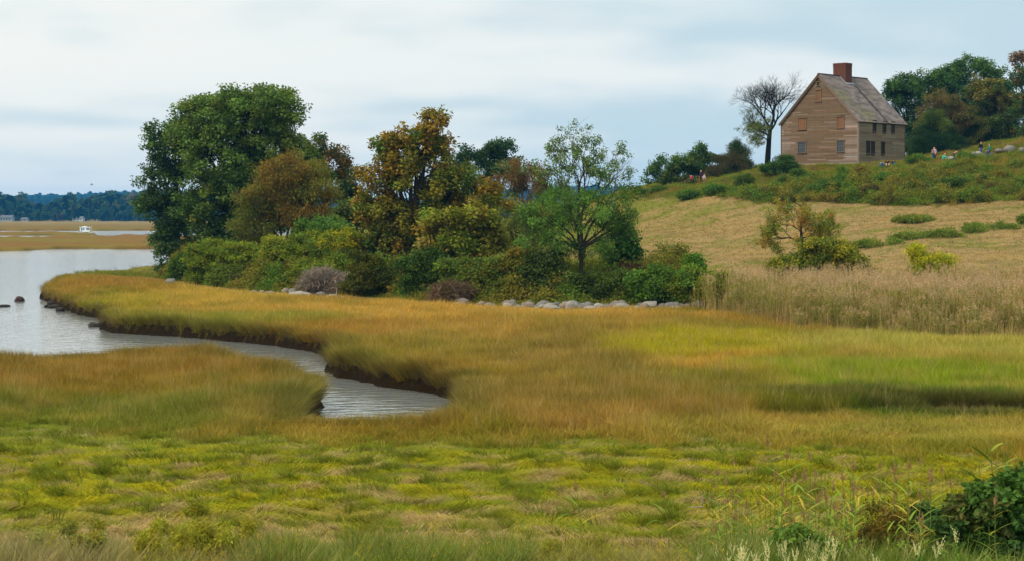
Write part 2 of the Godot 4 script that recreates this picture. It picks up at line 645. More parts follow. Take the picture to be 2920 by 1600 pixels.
# ---------- stones ----------
func stone(seed_: int, rough := 0.25) -> ArrayMesh:
	R.seed = seed_
	var a := Acc.new()
	var cuts := []
	for k in 9:
		var q := unit()
		cuts.append([q, rr(0.62, 0.95)])
	var rings := 9
	var sides := 13
	var grid := []
	for k in rings + 1:
		var row := []
		for s in sides:
			var la := PI * k / rings
			var an := TAU * s / sides
			var o := Vector3(sin(la) * cos(an), cos(la), sin(la) * sin(an))
			var r := 1.0 + rough * N.get_noise_3d(o.x * 50 + seed_ * 9.0, o.y * 50, o.z * 50)
			for c in cuts:
				var dd: float = o.dot(c[0])
				if dd > 0.05:
					r = minf(r, c[1] / dd)
			row.append(o * r)
		grid.append(row)
	for k in rings:
		for s in sides:
			var t := (s + 1) % sides
			var v := rr(0.9, 1.05)
			a.tint = Color(v, v, v)
			a.tri(grid[k][s], grid[k][t], grid[k + 1][t], grid[k][s].normalized(), grid[k][t].normalized(), grid[k + 1][t].normalized())
			a.tri(grid[k][s], grid[k + 1][t], grid[k + 1][s], grid[k][s].normalized(), grid[k + 1][t].normalized(), grid[k + 1][s].normalized())
	for k in range(0, a.i.size(), 3): # flat facets
		var p := a.v[a.i[k]]
		var nn := (a.v[a.i[k + 2]] - p).cross(a.v[a.i[k + 1]] - p).normalized()
		for j in 3:
			a.n[a.i[k + j]] = (nn + a.n[a.i[k + j]] * 0.6).normalized()
	return a.mesh(null)


var stone_mats := {}
func stone_mat(hex: String) -> Material:
	if not stone_mats.has(hex):
		var m: StandardMaterial3D = M.stone.duplicate()
		m.albedo_color = Color(hex)
		stone_mats[hex] = m
	return stone_mats[hex]


func boulder(label: String, where: Vector3, size: Vector3, hex: String, group := "", seed_ := 1, called := "boulder") -> void:
	var o := part(called, stones[seed_ % stones.size()], self, stone_mat(hex))
	o.position = where
	o.rotation = Vector3(0, seed_ * 1.7, 0)
	o.scale = size
	tag(o, label, "rock", group)

var stones := []


# ---------- people ----------
const POSES := {
	"stand": {"head": Vector3(0, 1.57, 0.03), "neck": Vector3(0, 1.43, 0), "chest": Vector3(0, 1.27, 0), "waist": Vector3(0, 1.06, 0), "pelvis": Vector3(0, 0.93, 0), "el": Vector3(0.25, 1.1, -0.03), "wr": Vector3(0.22, 0.87, 0.1), "kn": Vector3(0.1, 0.49, 0.03), "an": Vector3(0.11, 0.09, -0.02), "foot": Vector3(0.02, -0.05, 0.16)},
	"hold": {"head": Vector3(0, 1.55, 0.08), "neck": Vector3(0, 1.42, 0.02), "chest": Vector3(0, 1.26, 0), "waist": Vector3(0, 1.06, 0), "pelvis": Vector3(0, 0.93, 0), "el": Vector3(0.24, 1.1, 0.06), "wr": Vector3(0.12, 1.02, 0.28), "kn": Vector3(0.1, 0.49, 0.05), "an": Vector3(0.12, 0.09, -0.02), "foot": Vector3(0.02, -0.05, 0.16)},
	"sit": {"head": Vector3(0, 0.8, 0.06), "neck": Vector3(0, 0.66, 0.0), "chest": Vector3(0, 0.5, -0.04), "waist": Vector3(0, 0.28, -0.04), "pelvis": Vector3(0, 0.14, 0), "el": Vector3(0.27, 0.36, 0.14), "wr": Vector3(0.14, 0.34, 0.34), "kn": Vector3(0.15, 0.43, 0.4), "an": Vector3(0.13, 0.08, 0.56), "foot": Vector3(0.02, -0.04, 0.15)},
	"bench": {"head": Vector3(0, 1.17, 0.08), "neck": Vector3(0, 1.03, 0.03), "chest": Vector3(0, 0.87, 0.0), "waist": Vector3(0, 0.67, -0.02), "pelvis": Vector3(0, 0.53, 0), "el": Vector3(0.26, 0.75, 0.16), "wr": Vector3(0.14, 0.78, 0.38), "kn": Vector3(0.13, 0.53, 0.42), "an": Vector3(0.12, 0.09, 0.44), "foot": Vector3(0.02, -0.05, 0.15)},
	"bend": {"head": Vector3(0, 1.22, 0.6), "neck": Vector3(0, 1.2, 0.46), "chest": Vector3(0, 1.13, 0.32), "waist": Vector3(0, 1.0, 0.14), "pelvis": Vector3(0, 0.9, 0), "el": Vector3(0.2, 0.86, 0.42), "wr": Vector3(0.15, 0.62, 0.56), "kn": Vector3(0.1, 0.48, 0.06), "an": Vector3(0.12, 0.09, -0.02), "foot": Vector3(0.02, -0.05, 0.16)},
	"lean": {"head": Vector3(0, 1.42, -0.12), "neck": Vector3(0, 1.28, -0.15), "chest": Vector3(0, 1.11, -0.14), "waist": Vector3(0, 0.9, -0.08), "pelvis": Vector3(0, 0.76, 0), "el": Vector3(0.26, 0.94, -0.02), "wr": Vector3(0.2, 0.8, 0.2), "kn": Vector3(0.12, 0.48, 0.3), "an": Vector3(0.13, 0.09, 0.52), "foot": Vector3(0.02, -0.04, 0.15)},
	"walk": {"head": Vector3(0, 1.5, 0.2), "neck": Vector3(0, 1.38, 0.12), "chest": Vector3(0, 1.23, 0.08), "waist": Vector3(0, 1.04, 0.03), "pelvis": Vector3(0, 0.91, 0), "el": Vector3(0.24, 1.07, 0.02), "wr": Vector3(0.22, 0.84, 0.1), "kn": Vector3(0.1, 0.49, 0.08), "an": Vector3(0.1, 0.09, -0.06), "foot": Vector3(0.02, -0.05, 0.16)},
}


func person(label: String, where: Vector3, yaw: float, pose: String, shirt: String, trousers: String, hair: String, o := {}) -> Node3D:
	var t := thing("person", label, "person", where, yaw)
	var sc: float = o.get("scale", 1.0)
	t.scale = Vector3(sc, sc, sc)
	var J: Dictionary = POSES[pose]
	var sh := L(shirt)
	var tr := L(trousers)
	var skin := L("#c79a80")
	var sleeve: Color = L(o.sleeve) if o.has("sleeve") else sh
	var shin: Color = skin if o.get("bare_legs", false) else tr
	var shoe := L(o.get("shoe", "#3a332e"))
	var b := [] # bones: a, b, radius a, radius b, colour
	var spine: Vector3 = (J.neck - J.chest).normalized()
	var side := Vector3(1, 0, 0)
	b.append([J.head + spine * -0.05 + Vector3(0, 0, 0.02), J.head + spine * 0.04, 0.078, 0.095, skin])
	b.append([J.neck - spine * 0.03, J.head - spine * 0.06, 0.058, 0.055, skin])
	b.append([J.chest - side * 0.1 + spine * 0.04, J.chest + side * 0.1 + spine * 0.04, 0.115, 0.115, sh])
	b.append([J.chest, J.waist, 0.135, 0.125, sh])
	b.append([J.waist - side * 0.06, J.waist + side * 0.06, 0.115, 0.115, sh])
	b.append([J.pelvis - side * 0.08, J.pelvis + side * 0.08, 0.12, 0.12, tr])
	b.append([J.waist, J.pelvis, 0.12, 0.13, tr])
	var hands := []
	for m in [-1.0, 1.0]:
		var f := Vector3(m, 1, 1)
		var shoulder: Vector3 = J.chest + spine * 0.11 + side * 0.175 * m
		var el: Vector3 = J.el * f
		var wr: Vector3 = J.wr * f
		var kn: Vector3 = J.kn * f
		var an: Vector3 = J.an * f
		if pose == "walk" and m > 0:
			kn += Vector3(0, 0, 0.14)
			an += Vector3(0, 0, 0.34)
			wr += Vector3(0, 0, -0.24)
		b.append([J.chest + spine * 0.1 + side * 0.06 * m, shoulder, 0.08, 0.068, sh])
		b.append([shoulder, el, 0.062, 0.047, sh])
		b.append([el, wr, 0.046, 0.032, sleeve])
		b.append([wr, wr + (wr - el).normalized() * 0.08, 0.034, 0.036, skin])
		hands.append([wr + (wr - el).normalized() * 0.09, (wr - el).normalized(), m])
		var hip: Vector3 = J.pelvis + Vector3(0.09 * m, -0.02, 0)
		b.append([hip, kn, 0.095, 0.062, tr])
		b.append([kn, an, 0.06, 0.043, shin])
		b.append([an + Vector3(0, -0.04, -0.02), an + J.foot * f, 0.044, 0.038, shoe])
	var a := Acc.new()
	blend(a, b, 0.03)
	a.tint = skin
	for h in hands: # five fingers on each hand, slightly curled
		var fw: Vector3 = h[1]
		var across: Vector3 = fw.cross(Vector3(0.2, 0.3, 1.0)).normalized()
		var palm: Vector3 = fw.cross(across).normalized()
		for k in 4:
			var root: Vector3 = h[0] + across * (k - 1.5) * 0.019 + fw * 0.01
			var l: float = [0.062, 0.074, 0.07, 0.054][k]
			a.tube(PackedVector3Array([root, root + fw * l * 0.55 + palm * 0.008, root + fw * l + palm * 0.03]), 0.0095, 0.007, 5)
		var th: Vector3 = h[0] - across * 0.034 - fw * 0.04
		a.tube(PackedVector3Array([th, th - across * 0.022 + fw * 0.025, th - across * 0.02 + fw * 0.055 + palm * 0.012]), 0.011, 0.008, 5)
	var face: Vector3 = J.head + Vector3(0, 0, 0.1)
	a.ball(face + Vector3(0, -0.02, 0.008), Vector3(0.014, 0.025, 0.02), 4, 6)
	for m in [-1.0, 1.0]:
		a.tint = skin
		a.ball(J.head + Vector3(0.094 * m, -0.01, 0.0), Vector3(0.014, 0.03, 0.02), 4, 6)
		a.tint = L("#2c2420")
		a.ball(face + Vector3(0.035 * m, 0.012, -0.012), Vector3(0.012, 0.007, 0.008), 4, 6)
	a.tint = L("#8c4f48")
	a.ball(face + Vector3(0, -0.062, -0.012), Vector3(0.024, 0.007, 0.008), 4, 6)
	part("body", a.mesh(M.cloth), t)
	var h := Acc.new()
	h.tint = L(hair)
	h.ball(J.head + Vector3(0, 0.03, -0.022), Vector3(0.108, 0.108, 0.112), 6, 10)
	if o.get("long_hair", false):
		h.ball(J.head + Vector3(0, -0.07, -0.06), Vector3(0.1, 0.13, 0.07), 6, 10)
	part("hair", h.mesh(M.cloth), t)
	if o.has("hat"):
		var c := Acc.new()
		c.tint = L(o.hat)
		c.ball(J.head + Vector3(0, 0.075, -0.01), Vector3(0.12, 0.09, 0.122), 6, 10)
		c.ball(J.head + Vector3(0, 0.06, 0.09), Vector3(0.09, 0.012, 0.1), 4, 10)
		part("hat", c.mesh(M.cloth), t)
	return t


func blend(acc: Acc, bones: Array, cell: float) -> void: # one skin over all the bones: a smooth union of tapered capsules, meshed as surface nets
	var lo := Vector3(1e9, 1e9, 1e9)
	var hi := -lo
	for b in bones:
		for e in [0, 1]:
			var r: float = b[2 + e] + 0.07
			lo = lo.min(b[e] - Vector3(r, r, r))
			hi = hi.max(b[e] + Vector3(r, r, r))
	var nx := int((hi.x - lo.x) / cell) + 2
	var ny := int((hi.y - lo.y) / cell) + 2
	var nz := int((hi.z - lo.z) / cell) + 2
	var f := PackedFloat32Array()
	f.resize(nx * ny * nz)
	f.fill(0.2)
	var k := 0.025
	for b in bones:
		var pa: Vector3 = b[0]
		var ab: Vector3 = b[1] - pa
		var len2 := maxf(ab.length_squared(), 1e-6)
		var reach: float = maxf(b[2], b[3]) + 0.06
		var p0 := ((pa.min(b[1]) - Vector3(reach, reach, reach) - lo) / cell).floor()
		var p1 := ((pa.max(b[1]) + Vector3(reach, reach, reach) - lo) / cell).ceil()
		for z in range(maxi(0, int(p0.z)), mini(nz, int(p1.z) + 1)):
			for y in range(maxi(0, int(p0.y)), mini(ny, int(p1.y) + 1)):
				for x in range(maxi(0, int(p0.x)), mini(nx, int(p1.x) + 1)):
					var p := lo + Vector3(x, y, z) * cell
					var t := clampf((p - pa).dot(ab) / len2, 0.0, 1.0)
					var dd: float = p.distance_to(pa + ab * t) - lerpf(b[2], b[3], t)
					var at_ := (z * ny + y) * nx + x
					var o := f[at_]
					var hh := maxf(k - absf(o - dd), 0.0) / k
					f[at_] = minf(o, dd) - hh * hh * k * 0.25
	var cells := {}
	var step := [1, nx, nx * ny]
	for z in nz - 1:
		for y in ny - 1:
			for x in nx - 1:
				var base := (z * ny + y) * nx + x
				var inside := 0
				for q in 8:
					if f[base + (q & 1) + ((q >> 1) & 1) * nx + ((q >> 2) & 1) * nx * ny] < 0.0:
						inside += 1
				if inside == 0 or inside == 8:
					continue
				var sum := Vector3.ZERO
				var cnt := 0
				for q in 8:
					var o1 := Vector3(q & 1, (q >> 1) & 1, (q >> 2) & 1)
					var f1 := f[base + (q & 1) + ((q >> 1) & 1) * nx + ((q >> 2) & 1) * nx * ny]
					for ax in 3:
						if q >> ax & 1:
							continue
						var f2 := f[base + (q & 1) + ((q >> 1) & 1) * nx + ((q >> 2) & 1) * nx * ny + step[ax]]
						if (f1 < 0.0) != (f2 < 0.0):
							var o2 := o1
							o2[ax] = 1.0
							sum += o1.lerp(o2, f1 / (f1 - f2))
							cnt += 1
				var p := lo + (Vector3(x, y, z) + sum / cnt) * cell
				var g := Vector3(f[base + 1] - f[base], f[base + nx] - f[base], f[base + nx * ny] - f[base]).normalized()
				var best := 1e9
				var col := Color.WHITE
				for b in bones:
					var ab2: Vector3 = b[1] - b[0]
					var t := clampf((p - b[0]).dot(ab2) / maxf(ab2.length_squared(), 1e-6), 0.0, 1.0)
					var dd: float = p.distance_to(b[0] + ab2 * t) - lerpf(b[2], b[3], t)
					if dd < best:
						best = dd
						col = b[4]
				cells[base] = acc.v.size()
				acc.v.append(p)
				acc.n.append(g)
				acc.c.append(col)
	for base in cells:
		for ax in 3:
			var s1: int = step[(ax + 1) % 3]
			var s2: int = step[(ax + 2) % 3]
			if (f[base] < 0.0) == (f[base + step[ax]] < 0.0):
				continue
			if not (cells.has(base - s1) and cells.has(base - s2) and cells.has(base - s1 - s2)):
				continue
			var q := [cells[base], cells[base - s1], cells[base - s1 - s2], cells[base - s2]]
			if f[base] < 0.0:
				q.reverse()
			acc.i.append_array(PackedInt32Array([q[0], q[1], q[2], q[0], q[2], q[3]]))


# ---------- the house ----------
const HW := 11.7
const HD := 11.26
const EV := 5.65
const RG := 11.7


func board_tone(gable: bool, u: float, y: float) -> Color:
	if not gable:
		return shade(mixc(L("#8f7c5e"), L("#ad9f8b"), 0.25 + 0.4 * N2.get_noise_2d(u * 8.0, y * 40.0)), 0.2)
	var edge := minf(u, HW - u)
	var worn := 0.6 * smoothstep(2.6, 0.2, edge) + 0.35 * smoothstep(3.0, 0.2, y) * smoothstep(5.0, 0.0, u) + 0.3 * smoothstep(9.0, 11.0, y) + 0.35 * N2.get_noise_2d(u * 8.0, y * 40.0)
	return shade(mixc(L("#857059"), L("#b9aaa0"), worn + (0.4 if R.randf() < 0.14 else -0.05)), 0.13)


func boards(a: Acc, T: Transform3D, width: float, y0: float, y1: float, gable: bool, aged: bool, holes: Array) -> void:
	var y := y0
	while y < y1:
		var h := 0.14
		var u := 0.16
		if gable and y + h * 0.5 > EV:
			u = 0.05 + (y + h * 0.5 - EV) * (width * 0.5) / (RG - EV)
		var end := width - u
		while u < end - 0.02:
			var e: float = minf(u + rr(1.6, 4.5), end)
			var from := u
			for hole in holes:
				if y + h > hole[1] and y < hole[3] and hole[2] > from and hole[0] < e:
					if hole[0] <= from + 0.01:
						from = hole[2]
					else:
						e = hole[0]
			if from < e:
				a.tint = board_tone(aged, (from + e) * 0.5, y)
				var k := rr(0.03, 0.042)
				a.hex([Vector3(from + 0.004, y, -0.01), Vector3(e - 0.004, y, -0.01), Vector3(e - 0.004, y, k), Vector3(from + 0.004, y, k), Vector3(from + 0.004, y + h + 0.01, -0.01), Vector3(e - 0.004, y + h + 0.01, -0.01), Vector3(e - 0.004, y + h + 0.01, 0.004), Vector3(from + 0.004, y + h + 0.01, 0.004)], T)
			u = maxf(e, from) if e > u else u + 0.05
		y += h


func house_window(parent: Node3D, T: Transform3D, u: float, y0: float, w: float, h: float, kind: String, frame_col: String, label := "") -> void:
	var a := Acc.new()
	a.tint = L(frame_col)
	var q := w * 0.5
	a.box(Vector3(u - q - 0.1, y0, -0.02), Vector3(u - q, y0 + h, 0.09), T)
	a.box(Vector3(u + q, y0, -0.02), Vector3(u + q + 0.1, y0 + h, 0.09), T)
	a.box(Vector3(u - q - 0.16, y0 + h, -0.02), Vector3(u + q + 0.16, y0 + h + 0.1, 0.15), T)
	var win := part("window", a.mesh(M.board), parent)
	if label:
		win.set_meta("label", label)
	var s := Acc.new()
	s.tint = L("#8d7a62")
	s.box(Vector3(u - q - 0.15, y0 - 0.09, -0.02), Vector3(u + q + 0.15, y0, 0.15), T)
	part("sill", s.mesh(M.board), win)
	if kind == "shutter":
		var n := 3
		for k in n:
			var p := Acc.new()
			p.tint = shade(L("#8f6c50"), 0.06)
			p.box(Vector3(u - q + w * k / n + 0.006, y0 + 0.005, 0.0), Vector3(u - q + w * (k + 1) / n - 0.006, y0 + h - 0.005, 0.04), T)
			part("shutter_board", p.mesh(M.board), win)
		return
	var g := Acc.new()
	g.box(Vector3(u - q + 0.004, y0 + 0.004, 0.0), Vector3(u + q - 0.004, y0 + h - 0.004, 0.02), T)
	part("pane", g.mesh(null), win, M.pane if kind == "grey" else M.dark)
	var m := Acc.new()
	m.tint = L("#77736c" if kind == "grey" else "#54483a")
	var cols := 3 if w > 0.9 else 2
	var rows := 4 if h > 1.0 else 2
	for k in range(1, cols):
		m.box(Vector3(u - q + w * k / cols - 0.013, y0 + 0.005, 0.018), Vector3(u - q + w * k / cols + 0.013, y0 + h - 0.005, 0.042), T)
	for k in range(1, rows):
		var th := 0.035 if k * 2 == rows else 0.013
		m.box(Vector3(u - q + 0.005, y0 + h * k / rows - th, 0.016), Vector3(u + q - 0.005, y0 + h * k / rows + th, 0.046), T)
	part("sash", m.mesh(M.board), win)


func house() -> void:
	R.seed = 77
	var W := HW
	var D := HD
	var base := at(2160, 413.5, 225)
	var t := thing("wooden_house", "weathered brown clapboard house with a steep shingled roof on the hilltop", "house", base, atan2(0.73, 0.68))
	var core := Acc.new()
	core.tint = L("#4a3c30")
	core.box(Vector3(0, -0.2, -W), Vector3(D, EV, 0))
	core.hex([Vector3(0, EV + 0.001, -W), Vector3(D, EV + 0.001, -W), Vector3(D, EV + 0.001, 0), Vector3(0, EV + 0.001, 0), Vector3(0, RG - 0.12, -W * 0.5 - 0.01), Vector3(D, RG - 0.12, -W * 0.5 - 0.01), Vector3(D, RG - 0.12, -W * 0.5 + 0.01), Vector3(0, RG - 0.12, -W * 0.5 + 0.01)])
	var wall := part("wall", core.mesh(M.board), t)
	var found := Acc.new()
	for k in 26:
		for f in 2:
			found.tint = shade(L("#85807a"), 0.2)
			var l0 := (W if f == 0 else D) * k / 26.0
			var l1 := (W if f == 0 else D) * (k + 1) / 26.0 - 0.02
			if f == 0:
				found.box(Vector3(-0.03 - rr(0, 0.04), -0.7, -l1), Vector3(0.2, -0.22, -l0))
			else:
				found.box(Vector3(l0, -0.7, -0.2), Vector3(l1, -0.22, 0.03 + rr(0, 0.04)))
	part("foundation", found.mesh(M.stone), t)
	# gable end (facing -x), right face (facing +z)
	var TG := Transform3D(Basis(Vector3(0, 0, -1), Vector3(0, 1, 0), Vector3(-1, 0, 0)), Vector3.ZERO)
	var TR := Transform3D(Basis(Vector3(1, 0, 0), Vector3(0, 1, 0), Vector3(0, 0, 1)), Vector3.ZERO)
	var TB := Transform3D(Basis(Vector3(0, 0, -1), Vector3(0, 1, 0), Vector3(1, 0, 0)), Vector3(D, 0, 0))
	var TL := Transform3D(Basis(Vector3(1, 0, 0), Vector3(0, 1, 0), Vector3(0, 0, -1)), Vector3(0, 0, -W))
	var gw := [[2.64, 4.68, 1.0, 1.4, "shutter"], [8.4, 4.66, 1.13, 1.46, "shutter"], [2.6, 1.66, 0.98, 1.42, "grey"], [8.42, 1.66, 1.15, 1.4, "grey"], [5.93, 8.2, 0.72, 1.45, "shutter"], [5.95, 10.2, 0.34, 0.46, "vent"]]
	var rw := [[3.7, 4.22, 0.6, 1.38], [6.1, 4.22, 0.6, 1.38], [8.2, 4.22, 0.6, 1.38], [2.2, 1.45, 0.64, 1.42], [3.35, 1.45, 0.64, 1.42], [5.75, 1.45, 0.64, 1.42]]
	var gh := []
	for w in gw:
		gh.append([w[0] - w[2] * 0.5 - 0.1, w[1] - 0.09, w[0] + w[2] * 0.5 + 0.1, w[1] + w[3] + 0.1])
	var rh := []
	for w in rw:
		rh.append([w[0] - w[2] * 0.5 - 0.1, w[1] - 0.09, w[0] + w[2] * 0.5 + 0.1, minf(w[1] + w[3] + 0.1, EV)])
	var a := Acc.new()
	boards(a, TG, W, 0.24, RG - 0.25, true, true, gh)
	part("clapboards", a.mesh(M.board), wall).set_meta("kind", "stuff")
	var r := Acc.new()
	boards(r, TR, D, 0.24, EV - 0.05, false, false, rh)
	boards(r, TL, D, 0.24, EV - 0.05, false, false, [])
	boards(r, TB, W, 0.24, RG - 0.25, true, false, [])
	part("clapboards", r.mesh(M.board), wall).set_meta("kind", "stuff")
	# corner boards, sill boards
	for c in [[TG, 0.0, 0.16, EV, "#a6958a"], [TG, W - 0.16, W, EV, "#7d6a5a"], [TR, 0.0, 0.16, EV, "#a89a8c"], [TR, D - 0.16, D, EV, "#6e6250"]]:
		var b := Acc.new()
		b.tint = L(c[4])
		b.box(Vector3(c[1], 0.24, -0.01), Vector3(c[2], c[3] - 0.1, 0.045), c[0])
		part("corner_board", b.mesh(M.board), t)
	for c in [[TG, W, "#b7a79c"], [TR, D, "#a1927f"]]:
		var b := Acc.new()
		b.tint = L(c[2])
		b.box(Vector3(-0.05, -0.22, -0.01), Vector3(c[1] + 0.05, 0.236, 0.07), c[0])
		part("sill_board", b.mesh(M.board), t)
	for w in gw:
		house_window(t, TG, w[0], w[1], w[2], w[3], "shutter" if w[4] == "shutter" else "grey" if w[4] == "grey" else "dark", "#8f795c", "window closed by tan board shutters" if w[4] == "shutter" else "grey window with small panes" if w[4] == "grey" else "small dark vent below the gable peak")
	for w in rw:
		house_window(t, TR, w[0], w[1], w[2], w[3], "dark", "#51402f")
	# roof: two slabs with courses of shingles
	var run := W * 0.5
	var slant := sqrt(run * run + (RG - EV) * (RG - EV))
	var slab := Acc.new()
	slab.tint = L("#5d5048")
	var roof: MeshInstance3D
	for s in [1.0, -1.0]:
		var down := Vector3(0, -(RG - EV), run * s).normalized()
		var outw := Vector3(0, run, (RG - EV) * s).normalized()
		var T := Transform3D(Basis(Vector3(1, 0, 0), down, outw), Vector3(0, RG + 0.03, -run))
		slab.box(Vector3(-0.2, 0.0, -0.12), Vector3(D + 0.2, slant + 0.38, 0.0), T)
		if s > 0:
			roof = part("roof", slab.mesh(M.board), t)
			slab = Acc.new()
			slab.tint = L("#5d5048")
		else:
			part("roof_slope", slab.mesh(M.board), roof)
		var sg := Acc.new()
		var y := slant + 0.42
		while y > 0.12:
			var x := -0.22 - rr(0, 0.12)
			while x < D + 0.2:
				var w := rr(0.1, 0.26)
				var x1: float = minf(x + w, D + 0.22)
				var x0: float = maxf(x, -0.22)
				var moss := 0.15 + 1.3 * N2.get_noise_2d(x * 12.0 + 300.0, y * 9.0) + 0.5 * smoothstep(6.0, 1.0, x) * smoothstep(0.0, 4.0, y) - 0.2
				var c := mixc(L("#a89a95"), L("#989468"), moss)
				c = mixc(c, L("#7f736f"), 0.5 + N.get_noise_2d(x * 20.0, y * 60.0))
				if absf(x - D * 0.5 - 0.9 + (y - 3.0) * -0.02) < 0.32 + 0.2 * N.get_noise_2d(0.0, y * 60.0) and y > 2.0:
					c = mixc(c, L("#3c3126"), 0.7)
				sg.tint = shade(c, 0.17)
				var th := rr(0.018, 0.034)
				var lift := rr(-0.015, 0.02)
				if x1 > x0 + 0.02:
					sg.hex([Vector3(x0 + 0.004, y - 0.2, -0.004), Vector3(x1 - 0.004, y - 0.2, -0.004), Vector3(x1 - 0.004, y + lift, 0.002), Vector3(x0 + 0.004, y + lift, 0.002), Vector3(x0 + 0.004, y - 0.2, 0.008), Vector3(x1 - 0.004, y - 0.2, 0.008), Vector3(x1 - 0.004, y + lift, 0.005 + th), Vector3(x0 + 0.004, y + lift, 0.005 + th)], T)
				x += w
			y -= 0.165
		part("shingles", sg.mesh(M.board), roof).set_meta("kind", "stuff")
		var rk := Acc.new()
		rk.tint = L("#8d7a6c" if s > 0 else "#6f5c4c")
		rk.box(Vector3(-0.235, 0.0, -0.32), Vector3(-0.2, slant + 0.36, -0.005), T)
		part("rake_board", rk.mesh(M.board), roof)
	var cap := Acc.new()
	cap.tint = L("#77695a")
	cap.box(Vector3(-0.22, RG + 0.01, -run - 0.14), Vector3(D + 0.22, RG + 0.1, -run + 0.14))
	part("ridge_board", cap.mesh(M.board), roof)
	# chimney
	var cx := D * 0.5 - 0.1
	var ch := Acc.new()
	ch.tint = L("#77594c")
	ch.box(Vector3(cx - 0.74, 10.0, -run - 0.92), Vector3(cx + 0.74, 13.34, -run + 0.92))
	var chim := part("chimney", ch.mesh(M.brick), t)
	var br := Acc.new()
	var y := 10.0
	var row := 0
	while y < 13.36:
		var grow_ := 0.05 if y > 12.82 and y < 12.9 else 0.03 if y > 13.1 else 0.0
		for f in 4:
			var half := (0.95 if f % 2 == 0 else 0.77) + grow_
			var out := (0.77 if f % 2 == 0 else 0.95) + grow_
			var u := -half + (0.1 if row % 2 else 0.0)
			while u < half - 0.03:
				var e := minf(u + 0.2, half)
				br.tint = shade(mixc(L("#94604e"), L("#7c5145"), R.randf()), 0.12)
				var p0 := Vector3(u + 0.006, y, out - 0.06)
				var p1 := Vector3(e - 0.006, y + 0.06, out)
				br.box(p0, p1, Transform3D(Basis(Vector3.UP, PI * 0.5 * f + PI * 0.5), Vector3(cx, 0, -run)))
				u = e
		y += 0.074
		row += 1
	part("bricks", br.mesh(M.brick), chim).set_meta("kind", "stuff")
	var fl := Acc.new()
	fl.tint = L("#8f9498")
	var Ts := Transform3D(Basis(Vector3(1, 0, 0), Vector3(0, -(RG - EV), run).normalized(), Vector3(0, run, RG - EV).normalized()), Vector3(0, RG + 0.03, -run))
	fl.box(Vector3(cx - 0.95, 0.05, 0.03), Vector3(cx - 0.74, 1.55, 0.07), Ts)
	fl.box(Vector3(cx - 0.95, 1.34, 0.071), Vector3(cx + 0.9, 1.6, 0.085), Ts)
	part("flashing", fl.mesh(M.plain), chim)


# ---------- boat, table, small things ----------
func boat() -> void:
	var d := 655.0
	var p := at(215, 586, d)
	p.y = WATER
	var t := thing("houseboat", "small white houseboat moored in the far channel", "boat", p, 0.12)
	var h := Acc.new()
	h.tint = L("#d8dadb")
	h.hex([Vector3(-2.1, -0.2, -0.8), Vector3(2.3, -0.2, -0.8), Vector3(2.3, -0.2, 0.8), Vector3(-2.1, -0.2, 0.8), Vector3(-2.5, 0.5, -1.05), Vector3(2.4, 0.5, -1.05), Vector3(2.4, 0.5, 1.05), Vector3(-2.5, 0.5, 1.05)])
	part("hull", h.mesh(M.paint), t)
	var dk := Acc.new()
	dk.tint = L("#555a5e")
	dk.box(Vector3(-2.52, 0.501, -1.07), Vector3(-1.2, 0.62, 1.07))
	part("bow_rail", dk.mesh(M.paint), t)
	var c := Acc.new()
	c.tint = L("#e8eaea")
	c.box(Vector3(-2.0, 0.52, -0.9), Vector3(1.5, 2.15, 0.9))
	var cab := part("cabin", c.mesh(M.paint), t)
	for w in [[-1.5, -1.1, 0.9, 1.8, "door"], [-0.75, -0.45, 1.05, 1.85, "window"], [0.35, 0.8, 1.2, 1.8, "window"], [0.9, 1.35, 1.2, 1.8, "window"]]:
		var g := Acc.new()
		g.box(Vector3(w[0], w[2], 0.88), Vector3(w[1], w[3], 0.915))
		part(w[4], g.mesh(null), cab, M.dark)
	var r := Acc.new()
	r.tint = L("#f0f1f0")
	r.box(Vector3(-2.2, 2.151, -1.05), Vector3(2.2, 2.27, 1.05))
	r.box(Vector3(-1.2, 2.27, -0.6), Vector3(0.4, 2.45, 0.6))
	part("roof", r.mesh(M.paint), t)
	var s := Acc.new()
	s.tint = L("#a9986a")
	s.box(Vector3(1.52, 0.52, -0.85), Vector3(2.3, 1.9, 0.85))
	part("stern_screen", s.mesh(M.paint), t)


func table(where: Vector3) -> void:
	var t := thing("picnic_table", "weathered wooden picnic table on the brow of the hill left of the house", "table", where, 0.3)
	for k in 5:
		var a := Acc.new()
		a.tint = shade(L("#6e5448"), 0.15)
		a.box(Vector3(-0.95, 0.72, -0.4 + k * 0.16), Vector3(0.95, 0.76, -0.25 + k * 0.16))
		part("top_board", a.mesh(M.board), t)
	for s in [-1.0, 1.0]:
		var b := Acc.new()
		b.tint = L("#69503f")
		b.box(Vector3(-0.95, 0.43, s * 0.72 - 0.13), Vector3(0.95, 0.47, s * 0.72 + 0.13))
		part("bench", b.mesh(M.board), t)
		for q in [-1.0, 1.0]:
			var l := Acc.new()
			l.tint = L("#5a4536")
			l.hex([Vector3(s * 0.7 - 0.04, -0.1, q * 0.7 - 0.05), Vector3(s * 0.7 + 0.04, -0.1, q * 0.7 - 0.05), Vector3(s * 0.7 + 0.04, -0.1, q * 0.7 + 0.05), Vector3(s * 0.7 - 0.04, -0.1, q * 0.7 + 0.05), Vector3(s * 0.7 - 0.04, 0.72, q * 0.2 - 0.05), Vector3(s * 0.7 + 0.04, 0.72, q * 0.2 - 0.05), Vector3(s * 0.7 + 0.04, 0.72, q * 0.2 + 0.05), Vector3(s * 0.7 - 0.04, 0.72, q * 0.2 + 0.05)])
			part("leg", l.mesh(M.board), t)


